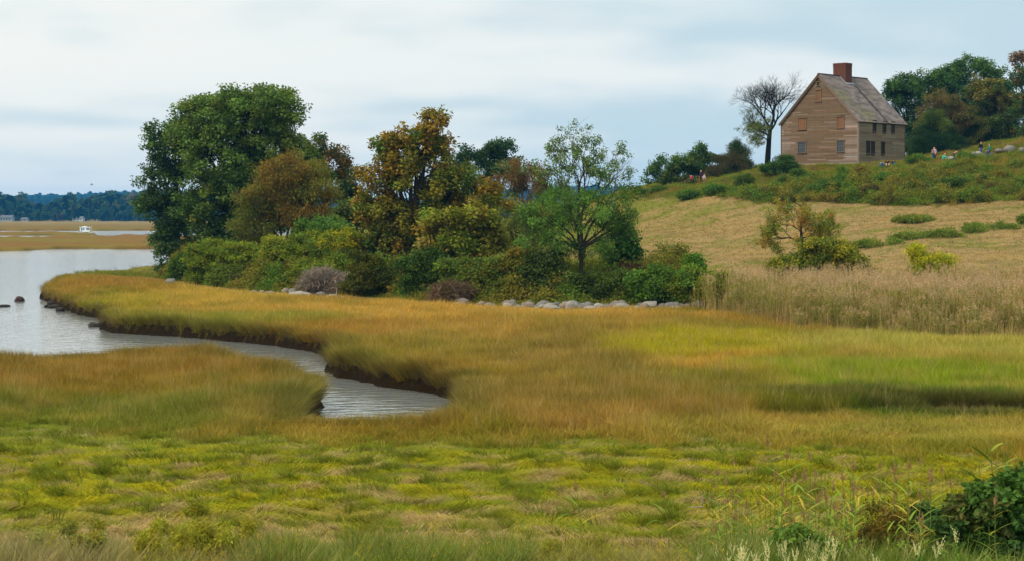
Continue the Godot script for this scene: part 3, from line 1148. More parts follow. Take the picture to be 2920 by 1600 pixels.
func bag(called: String, label: String, category: String, where: Vector3, size: Vector3, hex: String, handle := true) -> void:
	var t := thing(called, label, category, where, 0.4)
	var a := Acc.new()
	a.tint = L(hex)
	var s := size * 0.5
	a.hex([Vector3(-s.x, 0, -s.z), Vector3(s.x, 0, -s.z), Vector3(s.x, 0, s.z), Vector3(-s.x, 0, s.z), Vector3(-s.x * 1.05, size.y * 0.8, -s.z * 1.05), Vector3(s.x * 1.05, size.y * 0.8, -s.z * 1.05), Vector3(s.x * 1.05, size.y * 0.8, s.z * 1.05), Vector3(-s.x * 1.05, size.y * 0.8, s.z * 1.05)])
	part("body", a.mesh(M.cloth), t)
	var l := Acc.new()
	l.tint = L(hex, 1.3)
	l.box(Vector3(-s.x * 1.1, size.y * 0.8 + 0.002, -s.z * 1.1), Vector3(s.x * 1.1, size.y, s.z * 1.1))
	part("lid", l.mesh(M.cloth), t)
	if handle:
		var h := Acc.new()
		h.tint = L("#d8d8d4")
		h.tube(PackedVector3Array([Vector3(-s.x, size.y * 0.7, s.z * 1.12), Vector3(-s.x * 0.8, size.y * 1.25, 0), Vector3(s.x * 0.8, size.y * 1.25, 0), Vector3(s.x, size.y * 0.7, s.z * 1.12)]), 0.02, 0.02, 6)
		part("handle", h.mesh(M.plain), t)


func gull(label: String, where: Vector3, yaw: float) -> void:
	var t := thing("gull", label, "bird", where, yaw)
	var a := Acc.new()
	a.tint = L("#8a8d90")
	blend(a, [[Vector3(-0.18, 0, 0), Vector3(0.12, 0.02, 0), 0.05, 0.075, L("#a8aaac")], [Vector3(0.12, 0.02, 0), Vector3(0.24, 0.05, 0), 0.06, 0.045, L("#c8c8c6")], [Vector3(-0.18, 0, 0), Vector3(-0.3, 0.0, 0), 0.04, 0.02, L("#777a7c")], [Vector3(0.27, 0.045, 0), Vector3(0.33, 0.035, 0), 0.018, 0.01, L("#b08a3a")]], 0.02)
	part("body", a.mesh(M.cloth), t)
	for s in [-1.0, 1.0]:
		var w := Acc.new()
		w.tint = L("#76797c")
		w.hex([Vector3(-0.1, 0.03, s * 0.05), Vector3(0.1, 0.03, s * 0.05), Vector3(0.06, 0.2, s * 0.4), Vector3(-0.08, 0.2, s * 0.4), Vector3(-0.1, 0.05, s * 0.05), Vector3(0.1, 0.05, s * 0.05), Vector3(0.06, 0.215, s * 0.4), Vector3(-0.08, 0.215, s * 0.4)])
		w.hex([Vector3(-0.08, 0.2, s * 0.4), Vector3(0.06, 0.2, s * 0.4), Vector3(-0.1, 0.17, s * 0.72), Vector3(-0.13, 0.17, s * 0.72), Vector3(-0.08, 0.215, s * 0.4), Vector3(0.06, 0.215, s * 0.4), Vector3(-0.1, 0.175, s * 0.72), Vector3(-0.13, 0.175, s * 0.72)])
		part("wing", w.mesh(M.cloth), t)


# ---------- sky, ground, water ----------
func sky_picture() -> ImageTexture:
	var n := FastNoiseLite.new()
	n.seed = 41
	n.frequency = 0.5
	n.fractal_octaves = 5
	n.fractal_gain = 0.5
	var w := 2048
	var h := 1024
	var K := 0.655
	var im := Image.create(w, h, false, Image.FORMAT_RGBF)
	im.fill(Color(0.32, 0.32, 0.28))
	for y in 514:
		var el := PI * (0.5 - (y + 0.5) / h)
		var sy := maxf(sin(el), 0.0)
		var cy := cos(el)
		for x in (w if y > 380 else w / 4):
			var k := 1 if y > 380 else 4
			var az := wrapf((x * k + 0.5) / w * TAU, -PI, PI)
			var px := sin(az) * cy / (sy + 0.09)
			var pz := -cos(az) * cy / (sy + 0.09)
			var c := n.get_noise_2d(px * 0.6, pz * 1.15) * 1.3 + 0.7 * n.get_noise_2d(px * 2.6 + 70.0, pz * 2.9)
			var left := clampf(0.45 - 1.15 * sin(az) if az > -1.0 else 0.45 - 0.9 * sin(az), -0.1, 1.1)
			c = c * 0.62 * smoothstep(-0.04, 0.07, sy) + 1.15 * left + 1.6 * clampf(sy, 0.0, 0.2) - 0.08
			c = clampf(c, 0.0, 1.0)
			var blue := Color(0.53, 0.685, 0.75) * K
			var grey := Color(0.80, 0.86, 0.87) * K
			var warm := Color(0.95, 0.94, 0.865) * K
			var col := blue.lerp(grey.lerp(warm, clampf(left, 0, 1)), c * c * (3.0 - 2.0 * c))
			col = col.lerp(Color(0.70, 0.765, 0.79) * K, clampf(0.5 * exp(-el * 16.0), 0, 1) * (1.0 - clampf(left, 0, 1) * 0.95))
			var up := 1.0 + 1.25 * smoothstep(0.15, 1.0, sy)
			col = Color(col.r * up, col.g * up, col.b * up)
			if k == 1:
				im.set_pixel(x, y, col)
			else:
				im.fill_rect(Rect2i(x * 4, y, 4, 1), col)
	return ImageTexture.create_from_image(im)


func ground_colour(x: float, d: float, w: float) -> Color:
	var s := inland(x, d)
	var noise := N2.get_noise_2d(x * 14.0, d * 14.0)
	var c: Color
	if d > 320.0:
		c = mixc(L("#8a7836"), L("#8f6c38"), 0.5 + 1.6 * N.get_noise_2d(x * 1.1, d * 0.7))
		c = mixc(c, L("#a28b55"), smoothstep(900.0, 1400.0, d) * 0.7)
	elif s > pick(scrub_l, 0, x) + noise * 4.0:
		c = mixc(L("#5c5f22"), L("#6f5a28"), 0.5 + noise)
	elif s > 0.0:
		c = field_colour(x, d)
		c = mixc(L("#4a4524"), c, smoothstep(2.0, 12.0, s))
	else:
		c = mixc(marsh_colour(x, d), L("#5a4a2a"), 0.4)
		if meadow_edge(x, d) > 0.0:
			c = meadow_colour(x, d)
	if w < 0.7:
		c = mixc(L("#2b251b"), c, smoothstep(0.2, 0.6, w))
	return c


func field_colour(x: float, d: float) -> Color:
	var n1 := N.get_noise_2d(x * 3.0, d * 5.0)
	var n2 := N2.get_noise_2d(x * 30.0, d * 40.0)
	var c := mixc(L("#a98d58"), L("#b8966c"), 0.5 + n1 * 1.5 + n2)
	var s := inland(x, d)
	c = mixc(c, L("#86754a"), 0.6 * maxf(0.0, sin(s * 1.9 + x * 0.25 + n1 * 9.0)))
	var green := 0.0 + n1 * 1.5 + n2 * 1.1 + 0.9 * smoothstep(60.0, 82.0, s) * smoothstep(30.0, 12.0, x) + 0.9 * smoothstep(14.0, 2.0, x)
	return mixc(c, L("#7f7f34"), green)


func meadow_colour(x: float, d: float) -> Color:
	var n1 := N.get_noise_2d(x * 9.0, d * 16.0)
	var n2 := N2.get_noise_2d(x * 22.0 + 50.0, d * 45.0)
	var c := mixc(L("#aca022"), L("#8b9224"), 0.45 + n1 * 0.9 + n2 * 0.7 + 1.0 * N2.get_noise_2d(x * 70.0, d * 90.0))
	var straw := smoothstep(0.14, 0.34, n2 + n1 * 0.35 + 0.25 * N2.get_noise_2d(x * 80.0, d * 110.0)) * 0.8
	straw = maxf(straw, smoothstep(37.0, 34.0, d + n1 * 5.0) * 0.9 * smoothstep(7.5, 4.5, x))
	c = mixc(c, L("#b89a6c"), straw)
	for q in wracks:
		var e: float = pow((x - q.x) / 0.6, 2.0) + pow((d - q.y) / 0.8, 2.0) + n2 * 3.0
		c = mixc(c, L("#cbb792"), (1.3 - e) * 1.2)
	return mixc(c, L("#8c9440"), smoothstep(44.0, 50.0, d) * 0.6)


func ground() -> void:
	var ds := PackedFloat32Array([-400, -60, 0])
	var d := 6.0
	while d < 420.0:
		ds.append(d)
		d += maxf(0.35, d * 0.0048) if d > 20.0 else 1.0
	while d < 6500.0:
		ds.append(d)
		d += 3.0 if d < 900.0 else d * 0.05
	var us := PackedFloat32Array([-3.0, -1.2, -0.7])
	var u := -0.5
	while u < 0.44:
		us.append(u)
		u += 0.0036 if absf(u) < 0.36 else 0.008
	us.append_array(PackedFloat32Array([0.5, 0.8, 1.4, 3.0]))
	var a := Acc.new()
	for dd in ds:
		var wide := maxf(dd, 20.0)
		for uu in us:
			var x: float = uu * wide
			var y := height(x, -dd)
			if dd < 5.0:
				y = minf(y, EYE - 1.6)
			a.v.append(Vector3(x, y, -dd))
			a.n.append(Vector3.UP)
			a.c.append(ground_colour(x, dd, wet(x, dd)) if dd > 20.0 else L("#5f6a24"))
	var m := us.size()
	for r in ds.size():
		for q in m:
			var l := a.v[r * m + maxi(q - 1, 0)]
			var rt := a.v[r * m + mini(q + 1, m - 1)]
			var dn := a.v[maxi(r - 1, 0) * m + q]
			var upv := a.v[mini(r + 1, ds.size() - 1) * m + q]
			a.n[r * m + q] = (rt - l).cross(dn - upv).normalized() * -1.0 if (rt - l).cross(dn - upv).y < 0.0 else (rt - l).cross(dn - upv).normalized()
			if r + 1 < ds.size() and q + 1 < m:
				var k := r * m + q
				a.i.append_array(PackedInt32Array([k, k + m, k + m + 1, k, k + m + 1, k + 1]))
	var g := part("ground", a.mesh(M.ground), self)
	g.set_meta("kind", "structure")
	g.set_meta("label", "salt marsh, mown hay field and hill")
	var pm := PlaneMesh.new()
	pm.size = Vector2(1400, 1000)
	pm.subdivide_width = 2
	var wv := Acc.new()
	var w := part("water", null, self)
	var st := SurfaceTool.new()
	st.begin(Mesh.PRIMITIVE_TRIANGLES)
	for p in [Vector2(-420, -30), Vector2(-420, -900), Vector2(80, -900), Vector2(-420, -30), Vector2(80, -900), Vector2(80, -30)]:
		st.set_normal(Vector3.UP)
		st.set_tangent(Plane(1, 0, 0, 1))
		st.set_uv(Vector2(p.x, p.y))
		st.add_vertex(Vector3(p.x, WATER, p.y))
	w.mesh = st.commit()
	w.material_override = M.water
	w.set_meta("kind", "structure")
	w.set_meta("label", "grey river and winding tidal creek")


# ---------- grass ----------
func grasses() -> void:
	tuft("tall", 15, 0.17, 0.72, 0.014, 0.45)
	tuft("mat", 15, 0.15, 0.46, 0.013, 0.0, "grass", 0.9)
	tuft("tussock", 26, 0.14, 0.34, 0.013, 0.9)
	tuft("droop", 16, 0.14, 0.8, 0.014, 0.55)
	tuft("stubble", 12, 0.3, 0.16, 0.022, 1.3)
	tuft("weed", 14, 0.3, 0.75, 0.03, 0.7)
	tuft("green_blade", 12, 0.12, 0.8, 0.014, 0.6)
	var tall := PackedFloat32Array()
	var mats := PackedFloat32Array()
	var tus := PackedFloat32Array()
	var droop := PackedFloat32Array()
	var stub := PackedFloat32Array()
	var weed := PackedFloat32Array()
	var reed := PackedFloat32Array()
	R.seed = 9001
	var d := 29.0
	while d < 480.0:
		var s := clampf(d * 0.0021, 0.12, 0.6) if d < 130.0 else 0.45 if d < 340.0 else 1.1
		var x := -0.4 * d
		while x < 0.4 * d:
			var px := x + rr(-0.6, 0.6) * s
			var pd := d + rr(-0.6, 0.6) * s
			x += s
			var w := wet(px, pd)
			if w < -0.2:
				continue
			var il := inland(px, pd)
			var p := Vector3(px, height(px, -pd), -pd)
			if p.y < -0.5:
				continue
			var yaw := rr(0, TAU)
			if w < 0.16:
				if pd < 300.0 and p.y > -0.3 and R.randf() < 0.55:
					var g0 := Vector2(wet(px + 0.5, pd) - w, wet(px, pd + 0.5) - w).normalized()
					put(droop, p, yaw, 1.0, rr(0.5, 0.85), -g0.x * 0.6, g0.y * 0.6, shade(L("#75663e"), 0.3))
				continue
			if il > 0.0:
				if pd > 300.0:
					continue
				if px > 12.5 and il < 6.0 and pd < 112.0:
					continue
				if px > 43.6 - 12.0 and pd > 218.0 and pd < 243.0 and absf((px - 43.6) * -0.73 + (pd - 225.0) * 0.68 - 5.85) < 6.3 and absf((px - 43.6) * 0.68 + (pd - 225.0) * 0.73 - 5.6) < 6.0:
					continue
				if il > pick(scrub_l, 0, px) + 4.0 * N2.get_noise_2d(px * 8.0, pd * 8.0):
					var n1 := N.get_noise_2d(px * 6.0, pd * 6.0)
					var right := smoothstep(25.0, 60.0, px)
					var c := mixc(L("#6a8028"), L("#907e32"), 0.15 + right * 0.35 + n1 * 1.6)
					c = mixc(c, L("#94724a"), smoothstep(0.1, 0.4, N2.get_noise_2d(px * 11.0, pd * 11.0)) * 0.6)
					var k := rr(0.55, 1.25) * (0.75 + 0.9 * maxf(0.0, N2.get_noise_2d(px * 16.0, pd * 16.0) * 2.0))
					put(weed, p, yaw, 1.0, k * (0.9 if pd < 214.0 else 0.42), rr(-0.2, 0.2), rr(-0.2, 0.2), shade(c, 0.25))
				elif il > 5.0:
					put(stub, p, yaw, 1.0, rr(0.6, 1.6), rr(-0.5, 0.5), rr(-0.5, 0.5), shade(field_colour(px, pd), 0.42))
				else:
					put(weed, p, yaw, 0.7, rr(0.4, 0.8), 0, 0, shade(L("#7d8230"), 0.25))
				continue
			if px > 10.0 and pd > pick(reed_l, 9, px) + 2.0 * N2.get_noise_2d(px * 20.0, 0.0):
				continue
			var me := meadow_edge(px, pd)
			if me > 0.0:
				if pd < 30.5 and R.randf() < 0.5:
					continue
				var flow := 1.5 * N.get_noise_2d(px * 8.0, pd * 8.0) + 0.9 * N2.get_noise_2d(px * 40.0, pd * 40.0) + (PI if N2.get_noise_2d(px * 5.0, pd * 5.0) > 0.0 else 0.0)
				put(mats, p, flow + rr(-0.35, 0.35), rr(0.8, 1.3), rr(0.5, 1.3), 0, 0, shade(meadow_colour(px, pd), 0.22))
				var n3 := N2.get_noise_2d(px * 34.0 + 9.0, pd * 60.0)
				if n3 > 0.33 and R.randf() < (n3 - 0.29) * 6.0:
					var c3 := mixc(L("#6b7d1e"), L("#80702c"), R.randf() * 0.7)
					put(tus, p, yaw, rr(0.7, 1.1), rr(0.5, 1.1), rr(-0.8, 0.8), rr(-0.4, 0.4), shade(c3, 0.2))
				if R.randf() < 0.012:
					put(tus, p, yaw, rr(0.5, 1.0), rr(0.5, 1.3), rr(-0.6, 0.6), 0.0, shade(L("#5c6420"), 0.25))
				if me < 3.0 and R.randf() < 0.45 - me * 0.13:
					put(tall, p, yaw, 1.0, rr(0.35, 0.7), rr(-0.3, 0.3), rr(-0.2, 0.2), shade(marsh_colour(px, pd), 0.2))
				continue
			var c := marsh_colour(px, pd)
			var k := 0.85 + 0.5 * N.get_noise_2d(px * 6.0, pd * 6.0)
			if me > -2.5:
				k *= 0.62 - me * 0.15
			if pd > 105.0:
				k *= 0.75
			if il > -5.0:
				k *= 0.4
				c = mixc(c, L("#a8955c"), 0.6)
			if px > 7.0 and pd < 54.5:
				k *= 0.45
			if w < 0.9:
				if px > 7.0:
					c = mixc(c, L("#4a4a20"), 0.6)
				var g := Vector2(wet(px + 0.5, pd) - w, wet(px, pd + 0.5) - w).normalized() * (1.0 - w) * 0.8
				if pd < 110.0:
					put(droop, p + Vector3(rr(-0.1, 0.1), 0.02, rr(-0.1, 0.1)), rr(0, TAU), 1.0, rr(0.7, 1.1) * k, -g.x, g.y, shade(mixc(c, L("#77703c"), 0.5), 0.25))
				put(droop, p, yaw, 1.0, rr(0.7, 1.1) * k, -g.x, g.y, shade(mixc(c, L("#6b6236"), 0.65), 0.2))
			if pd > 320.0:
				c = mixc(L("#8a7a34"), L("#976c38"), 0.5 + 1.8 * N.get_noise_2d(px * 1.1, pd * 0.7))
				put(tall, p, yaw, 2.6, rr(0.5, 0.9), 0, 0, shade(c, 0.2))
				continue
			var stretch := 1.0 if pd < 80.0 else 1.25
			put(tall, p, yaw, stretch, k * rr(0.7, 1.25), rr(-0.25, 0.25), rr(-0.15, 0.15), shade(c, 0.3))
			if R.randf() < 0.05:
				put(tall, p, yaw, 0.6, k * rr(1.2, 1.7), rr(-0.4, 0.4), rr(-0.2, 0.2), shade(mixc(c, L("#b59c6c"), 0.6), 0.25))
		d += s
	stuff("cordgrass", "tall orange, gold and olive cordgrass covering the salt marsh", "grass", sprigs["tall"], tall)
	stuff("salt_meadow_grass", "low yellow green salt hay lying in swirls over the near meadow", "grass", sprigs["mat"], mats)
	stuff("tussock_grass", "darker upright tufts dotted over the low meadow", "grass", sprigs["tussock"], tus)
	stuff("bank_grass", "grey olive grass hanging over the creek banks", "grass", sprigs["droop"], droop)
	stuff("hay_stubble", "short dry tan stubble on the mown hay field", "grass", sprigs["stubble"], stub)
	# brambles: leaf clumps heaped where the noise says, on the bank below the house, along the wood's foot and in the strip across the field
	var br := PackedFloat32Array()
	R.seed = 4242
	for k in 24000:
		var q: Vector3
		var high := 0.0
		if k < 15000:
			var pd := rr(176.0, 212.0)
			q = Vector3(rr(-0.02, 0.4) * pd, 0, -pd)
			var il := inland(q.x, pd)
			var lim := pick(scrub_l, 0, q.x)
			if il < lim - 1.0 or q.x < 8.0:
				continue
			high = 2.9 * (N2.get_noise_2d(q.x * 13.0, pd * 13.0) + 0.16 - 0.5 * smoothstep(202.0, 211.0, pd) - 0.22 * smoothstep(42.0, 60.0, q.x))
			if absf((q.x - 43.6) * -0.73 + (pd - 225.0) * 0.68 - 5.85) < 7.0 and absf((q.x - 43.6) * 0.68 + (pd - 225.0) * 0.73 - 5.6) < 6.8:
				continue
		else:
			q = Vector3(rr(-34.0, 13.0), 0, 0)
			var il := rr(0.8, 20.0)
			q.z = -(pick(shore_l, -80, q.x) + il)
			high = (1.3 + 3.0 * N2.get_noise_2d(q.x * 14.0, il * 14.0)) * smoothstep(0.0, 4.0, il)
		if high < 0.12:
			continue
		q.y = height(q.x, q.z)
		var c := mixc(L("#5f7c2a"), L("#7c7a2e"), 0.5 + 2.4 * N.get_noise_2d(q.x * 9.0, q.z * 9.0))
		c = mixc(c, L("#82772f"), 3.0 * N2.get_noise_2d(q.x * 7.0 + 40.0, q.z * 7.0) - 0.3)
		for j in 7:
			var s := rr(0.95, 1.5)
			put_b(br, Basis.from_euler(Vector3(rr(-0.5, 0.5), rr(0, TAU), rr(-0.5, 0.5))).scaled(Vector3(s, s, s)), q + Vector3(rr(-0.4, 0.4), high * sqrt(R.randf()), rr(-0.4, 0.4)), shade(c, 0.35))
	stuff("brambles", "ragged green brambles along the bank below the house and the foot of the wood", "brambles", sprigs["small"], br)
	stuff("hillside_weeds", "rough olive and gold weeds covering the bank below the house", "weeds", sprigs["weed"], weed)


# ---------- reeds ----------
func blade(a: Acc, p: Vector3, out: Vector3, long: float, wide: float, sag: float) -> void:
	var side := out.cross(Vector3.UP).normalized() * wide * 0.5
	var q := p
	var last := p
	var lw := 0.6
	for k in range(1, 6):
		var t := k / 5.0
		q = p + out * long * t * (1.0 - 0.15 * t) + Vector3.UP * long * (0.75 * t - sag * t * t)
		var w: float = [0.6, 1.0, 0.95, 0.75, 0.45, 0.02][k]
		a.tri(last - side * lw, last + side * lw, q + side * w)
		a.tri(last - side * lw, q + side * w, q - side * w)
		last = q
		lw = w


func plume(a: Acc, p: Vector3, dir: Vector3, long: float, n: int) -> void:
	for k in n:
		var t := R.randf()
		var o := (unit() * Vector3(1, 0.4, 1) + dir * 0.9).normalized()
		var b := p + dir * long * t
		var e := b + o * long * 0.34 * (1.1 - t) + Vector3(0.02, -0.05, 0) * long
		var side := unit() * 0.011
		a.tri(b, b + (e - b) * 0.6 + side, e)
		a.tri(b, e, b + (e - b) * 0.6 - side)


func reed_bed() -> void:
	R.seed = 555
	var a := Acc.new()
	var b := Acc.new()
	for k in 6:
		var p := Vector3(rr(-0.3, 0.3), 0, rr(-0.3, 0.3))
		var t := p + Vector3(rr(-0.25, 0.25), rr(1.75, 2.35), rr(-0.2, 0.2))
		a.tint = mixc(L("#8d7a4c"), L("#77733c"), R.randf())
		a.tube(PackedVector3Array([p, p.lerp(t, 0.5), t]), 0.011, 0.006, 3)
		for q in 7:
			var o := unit()
			o.y = 0
			a.tint = mixc(L("#57662c"), L("#8a7d48"), R.randf() * 0.7)
			blade(a, p.lerp(t, rr(0.3, 0.92)), o.normalized(), rr(0.3, 0.5), 0.028, rr(0.5, 1.1))
		a.tint = mixc(L("#937a66"), L("#ab9478"), R.randf())
		plume(a, t - Vector3(0, 0.1, 0), (t - p).normalized(), 0.34, 16)
	for k in 7:
		var p := Vector3(rr(-0.3, 0.3), 0, rr(-0.3, 0.3))
		var t := p + Vector3(rr(-0.2, 0.2), rr(1.3, 1.9), rr(-0.2, 0.2))
		b.tint = mixc(L("#a68a66"), L("#8a7d4c"), R.randf())
		b.tube(PackedVector3Array([p, p.lerp(t, 0.5), t]), 0.013, 0.006, 3)
		if k % 2:
			plume(b, t - Vector3(0, 0.1, 0), (t - p).normalized(), 0.26, 10)
	var green := a.mesh(M.grass)
	var dry := b.mesh(M.grass)
	var bg := PackedFloat32Array()
	var bd := PackedFloat32Array()
	var d := 78.0
	while d < 116.0:
		var x := 9.5
		while x < 0.4 * d:
			var px := x + rr(-0.3, 0.3)
			var pd := d + rr(-0.3, 0.3)
			x += 0.36
			var front := pick(reed_l, 9, px) + 2.0 * N2.get_noise_2d(px * 20.0, 0.0)
			if pd < front or inland(px, pd) > 4.5 + 2.0 * N.get_noise_2d(px * 9.0, 4.0) or wet(px, pd) < 0.2:
				continue
			var p := Vector3(px, height(px, -pd), -pd)
			var edge := smoothstep(0.0, 6.0, pd - front)
			var n := N2.get_noise_2d(px * 12.0, pd * 12.0) + 0.25 * smoothstep(16.0, 24.0, px) - 0.1
			var k := (0.5 + 0.55 * edge) * rr(0.7, 1.25)
			var tone := mixc(Color(1.45, 1.45, 1.3), Color(1.6, 1.5, 1.3), n + 0.3)
			if px < 18.0 and R.randf() < 0.75 - (px - 10.0) * 0.07:
				continue
			if R.randf() < 0.14 + 0.5 * (1.0 - edge) + n * 0.7:
				put(bd, p, rr(0, TAU), 1.0, k * 1.05, rr(-0.1, 0.1), rr(-0.1, 0.1), shade(tone, 0.15))
			else:
				put(bg, p, rr(0, TAU), 1.0, k, rr(-0.1, 0.1), rr(-0.1, 0.1), shade(tone, 0.15))
		d += 0.36
	stuff("reed_bed", "dense bed of tall green reeds with pale plumes below the hay field", "reeds", green, bg)
	stuff("dry_reed_bed", "dry tan stalks along the front of the reed bed", "reeds", dry, bd)


func near_reed(v: int) -> Node3D:
	R.seed = 300 + v
	var t := Node3D.new()
	var tall: float = [1.75, 1.5, 1.3, 1.6, 1.15][v]
	var top := Vector3(rr(-0.3, 0.3), tall, rr(-0.15, 0.15))
	var pts := crooked(Vector3(0, -0.1, 0), top, 5, 0.05)
	var s := Acc.new()
	s.tint = L("#7c8440")
	s.tube(pts, 0.008, 0.004, 5)
	part("stem", s.mesh(M.grass), t)
	for k in 10:
		var a := Acc.new()
		a.tint = shade(mixc(L("#587a2a"), L("#8a9438"), R.randf()), 0.15)
		if R.randf() < 0.12:
			a.tint = L("#b09a3c")
		var ang := (0.0 if k % 2 else PI) + rr(-0.6, 0.6)
		blade(a, Vector3(0, 0, 0).lerp(top, 0.2 + 0.075 * k), Vector3(cos(ang), 0, sin(ang)), rr(0.3, 0.5), 0.042, rr(0.25, 0.9))
		part("leaf", a.mesh(M.leaf), t)
	if v != 2:
		var p := Acc.new()
		p.tint = L("#a0845a")
		plume(p, top - Vector3(0, 0.03, 0), (top + Vector3(rr(-0.3, 0.3), 0, 0)).normalized(), 0.2, 60)
		part("plume", p.mesh(M.grass), t)
	return t


# ---------- the far shore ----------
func far_crown(seed_: int) -> ArrayMesh: # one tree of a far wood: lumps of leaf clumps over a dark inner mass
	R.seed = seed_
	var a := Acc.new()
	a.tint = Color(0.75, 0.75, 0.75)
	a.ball(Vector3(0, 0.55, 0), Vector3(0.33, 0.4, 0.33), 6, 9)
	var lumps := []
	for k in 9:
		var u := unit()
		lumps.append(Vector3(u.x * 0.3, 0.52 + u.y * 0.34, u.z * 0.3))
	for k in 340:
		var c: Vector3 = lumps[k % 9]
		var o := unit()
		if o.y < -0.5:
			continue
		var p := c + o * 0.21 * rr(0.8, 1.05)
		var v := rr(0.75, 1.2)
		a.tint = Color(v, v, v * 0.95)
		var q := unit() * 0.06
		var r := q.cross(unit()).normalized() * 0.055
		a.tri(p - q - r, p + q, p - q + r)
	return a.mesh(M.leaf)


func far_shore() -> void:
	var crowns := [far_crown(1), far_crown(2), far_crown(3)]
	var bufs := [PackedFloat32Array(), PackedFloat32Array(), PackedFloat32Array()]
	R.seed = 71
	for k in 1500: # the wood along the far edge of the marsh
		var d := 1640.0 + pow(R.randf(), 1.4) * 260.0
		var px := rr(-420, 1900)
		var x := (px - CX) / F * d
		var row := (d - 1640.0) / 260.0
		var tall := lerpf(9.0, 21.0, smoothstep(0.0, 0.35, row)) * rr(0.75, 1.15) * (0.92 + 0.5 * N.get_noise_2d(x * 0.6, 7.0))
		var c := shade(mixc(L("#39521f"), L("#46552a"), R.randf()), 0.3)
		if R.randf() < 0.05:
			c = L("#6a5a34")
		var wide := tall * rr(0.7, 1.05)
		put_b(bufs[k % 3], Basis(Vector3.UP, rr(0, TAU)).scaled(Vector3(wide, tall, wide)), Vector3(x, rr(-1.5, 0.3), -d), c)
	for k in 3:
		stuff("far_wood", ["dark green wood along the far edge of the marsh", "rounded crowns of the far wood behind the marsh", "taller crowns of the far wood behind the marsh"][k], "wood", crowns[k], bufs[k])
	# the hill beyond
	var a := Acc.new()
	var w := 90
	for r in 12:
		for q in w:
			var x := lerpf(-2600, 2200, q / (w - 1.0))
			a.v.append(Vector3(x, far_hill(x, r / 11.0), -3000.0 - r * 140.0))
			a.n.append(Vector3(0, 1, 0.2).normalized())
			a.c.append(L("#33451f"))
			if r < 11 and q < w - 1:
				var k := r * w + q
				a.i.append_array(PackedInt32Array([k, k + w, k + w + 1, k, k + w + 1, k + 1]))
	var h := part("far_hill", a.mesh(M.plain), self)
	h.set_meta("kind", "structure")
	h.set_meta("label", "low wooded hill on the horizon")
	var bh := [PackedFloat32Array(), PackedFloat32Array()]
	for k in 5200:
		var x := rr(-1900, -500) if k < 4200 else rr(-100, 900)
		var r := pow(R.randf(), 0.7)
		if k % 4 == 0:
			r = rr(0.9, 1.0)
		var tall := rr(11, 17) * (1.35 if R.randf() < 0.07 else 1.0)
		var wide := rr(14, 20)
		put_b(bh[k % 2], Basis(Vector3.UP, rr(0, TAU)).scaled(Vector3(wide, tall, wide)), Vector3(x, far_hill(x, r) - 3.0, -3000.0 - r * 1540.0), shade(L("#3a5222"), 0.3))
	for k in 2:
		stuff("hill_wood", ["wood covering the blue hill on the horizon", "tree crowns along the top of the blue hill"][k], "wood", crowns[k], bh[k])


func far_hill(x: float, r: float) -> float:
	var top := 54.0 + 9.0 * sin((x + 1300.0) * 0.0035) + 8.0 * N.get_noise_2d(x * 0.12, 0.0) + 32.0 * smoothstep(-600.0, 200.0, x) - 14.0
	return lerpf(-2.0, top, smoothstep(0.0, 1.0, r))


func far_houses() -> void:
	for b in [[18, 552, 30, 16, 1625.0, "#8d8f92", "pale grey shore house in the trees at the left edge of the photo"], [62, 553, 16, 10, 1630.0, "#9a9693", "smaller grey shore house right of the pale one"], [206, 551, 9, 13, 1632.0, "#a9a6a4", "narrow whitish house behind the far dock"]]:
		var p := at(b[0], b[1], b[4])
		p.y = -0.1
		var t := thing("shore_house", b[6], "house", p)
		var w: float = b[2] / F * b[4]
		var h: float = b[3] / F * b[4]
		var a := Acc.new()
		a.tint = L(b[5])
		a.box(Vector3(-w * 0.5, 0, -4), Vector3(w * 0.5, h * 0.65, 4))
		var wall := part("wall", a.mesh(M.plain), t)
		var r := Acc.new()
		r.tint = L("#55585c")
		r.hex([Vector3(-w * 0.53, h * 0.651, -4.4), Vector3(w * 0.53, h * 0.651, -4.4), Vector3(w * 0.53, h * 0.651, 4.4), Vector3(-w * 0.53, h * 0.651, 4.4), Vector3(-w * 0.53, h, -0.1), Vector3(w * 0.53, h, -0.1), Vector3(w * 0.53, h, 0.1), Vector3(-w * 0.53, h, 0.1)])
		part("roof", r.mesh(M.plain), t)
		for k in int(w / 2.4):
			var g := Acc.new()
			var u := -w * 0.5 + 1.2 + k * 2.4
			g.box(Vector3(u - 0.5, h * 0.25, 3.98), Vector3(u + 0.5, h * 0.52, 4.06))
			part("window", g.mesh(null), wall, M.dark)
	var dp := at(195, 556, 1590.0)
	dp.y = 0.0
	var t := thing("dock", "white railed dock at the edge of the far wood", "dock", dp)
	var a := Acc.new()
	a.tint = L("#c4c6c6")
	a.box(Vector3(-4.5, 0.7, -1), Vector3(4.5, 1.0, 1))
	part("deck", a.mesh(M.plain), t)
	for k in 8:
		var q := Acc.new()
		q.tint = L("#cfd0d0")
		q.box(Vector3(-4.3 + k * 1.2, -0.5, 0.7), Vector3(-4.1 + k * 1.2, 2.6 if k % 3 else 3.4, 0.95))
		part("post", q.mesh(M.plain), t)


# ---------- trees ----------
func leaves() -> void:
	sprig("oak", 13, 0.42, 0.3, 0.19)
	sprig("fine", 16, 0.42, 0.24, 0.1, 0.3)
	sprig("small", 14, 0.22, 0.13, 0.09)
	sprig("vine", 12, 0.13, 0.105, 0.085, 0.4)
	sprig("needle", 26, 0.4, 0.28, 0.05, 0.2)
	sprig("twig", 14, 0.3, 0.42, 0.02, 0.0)


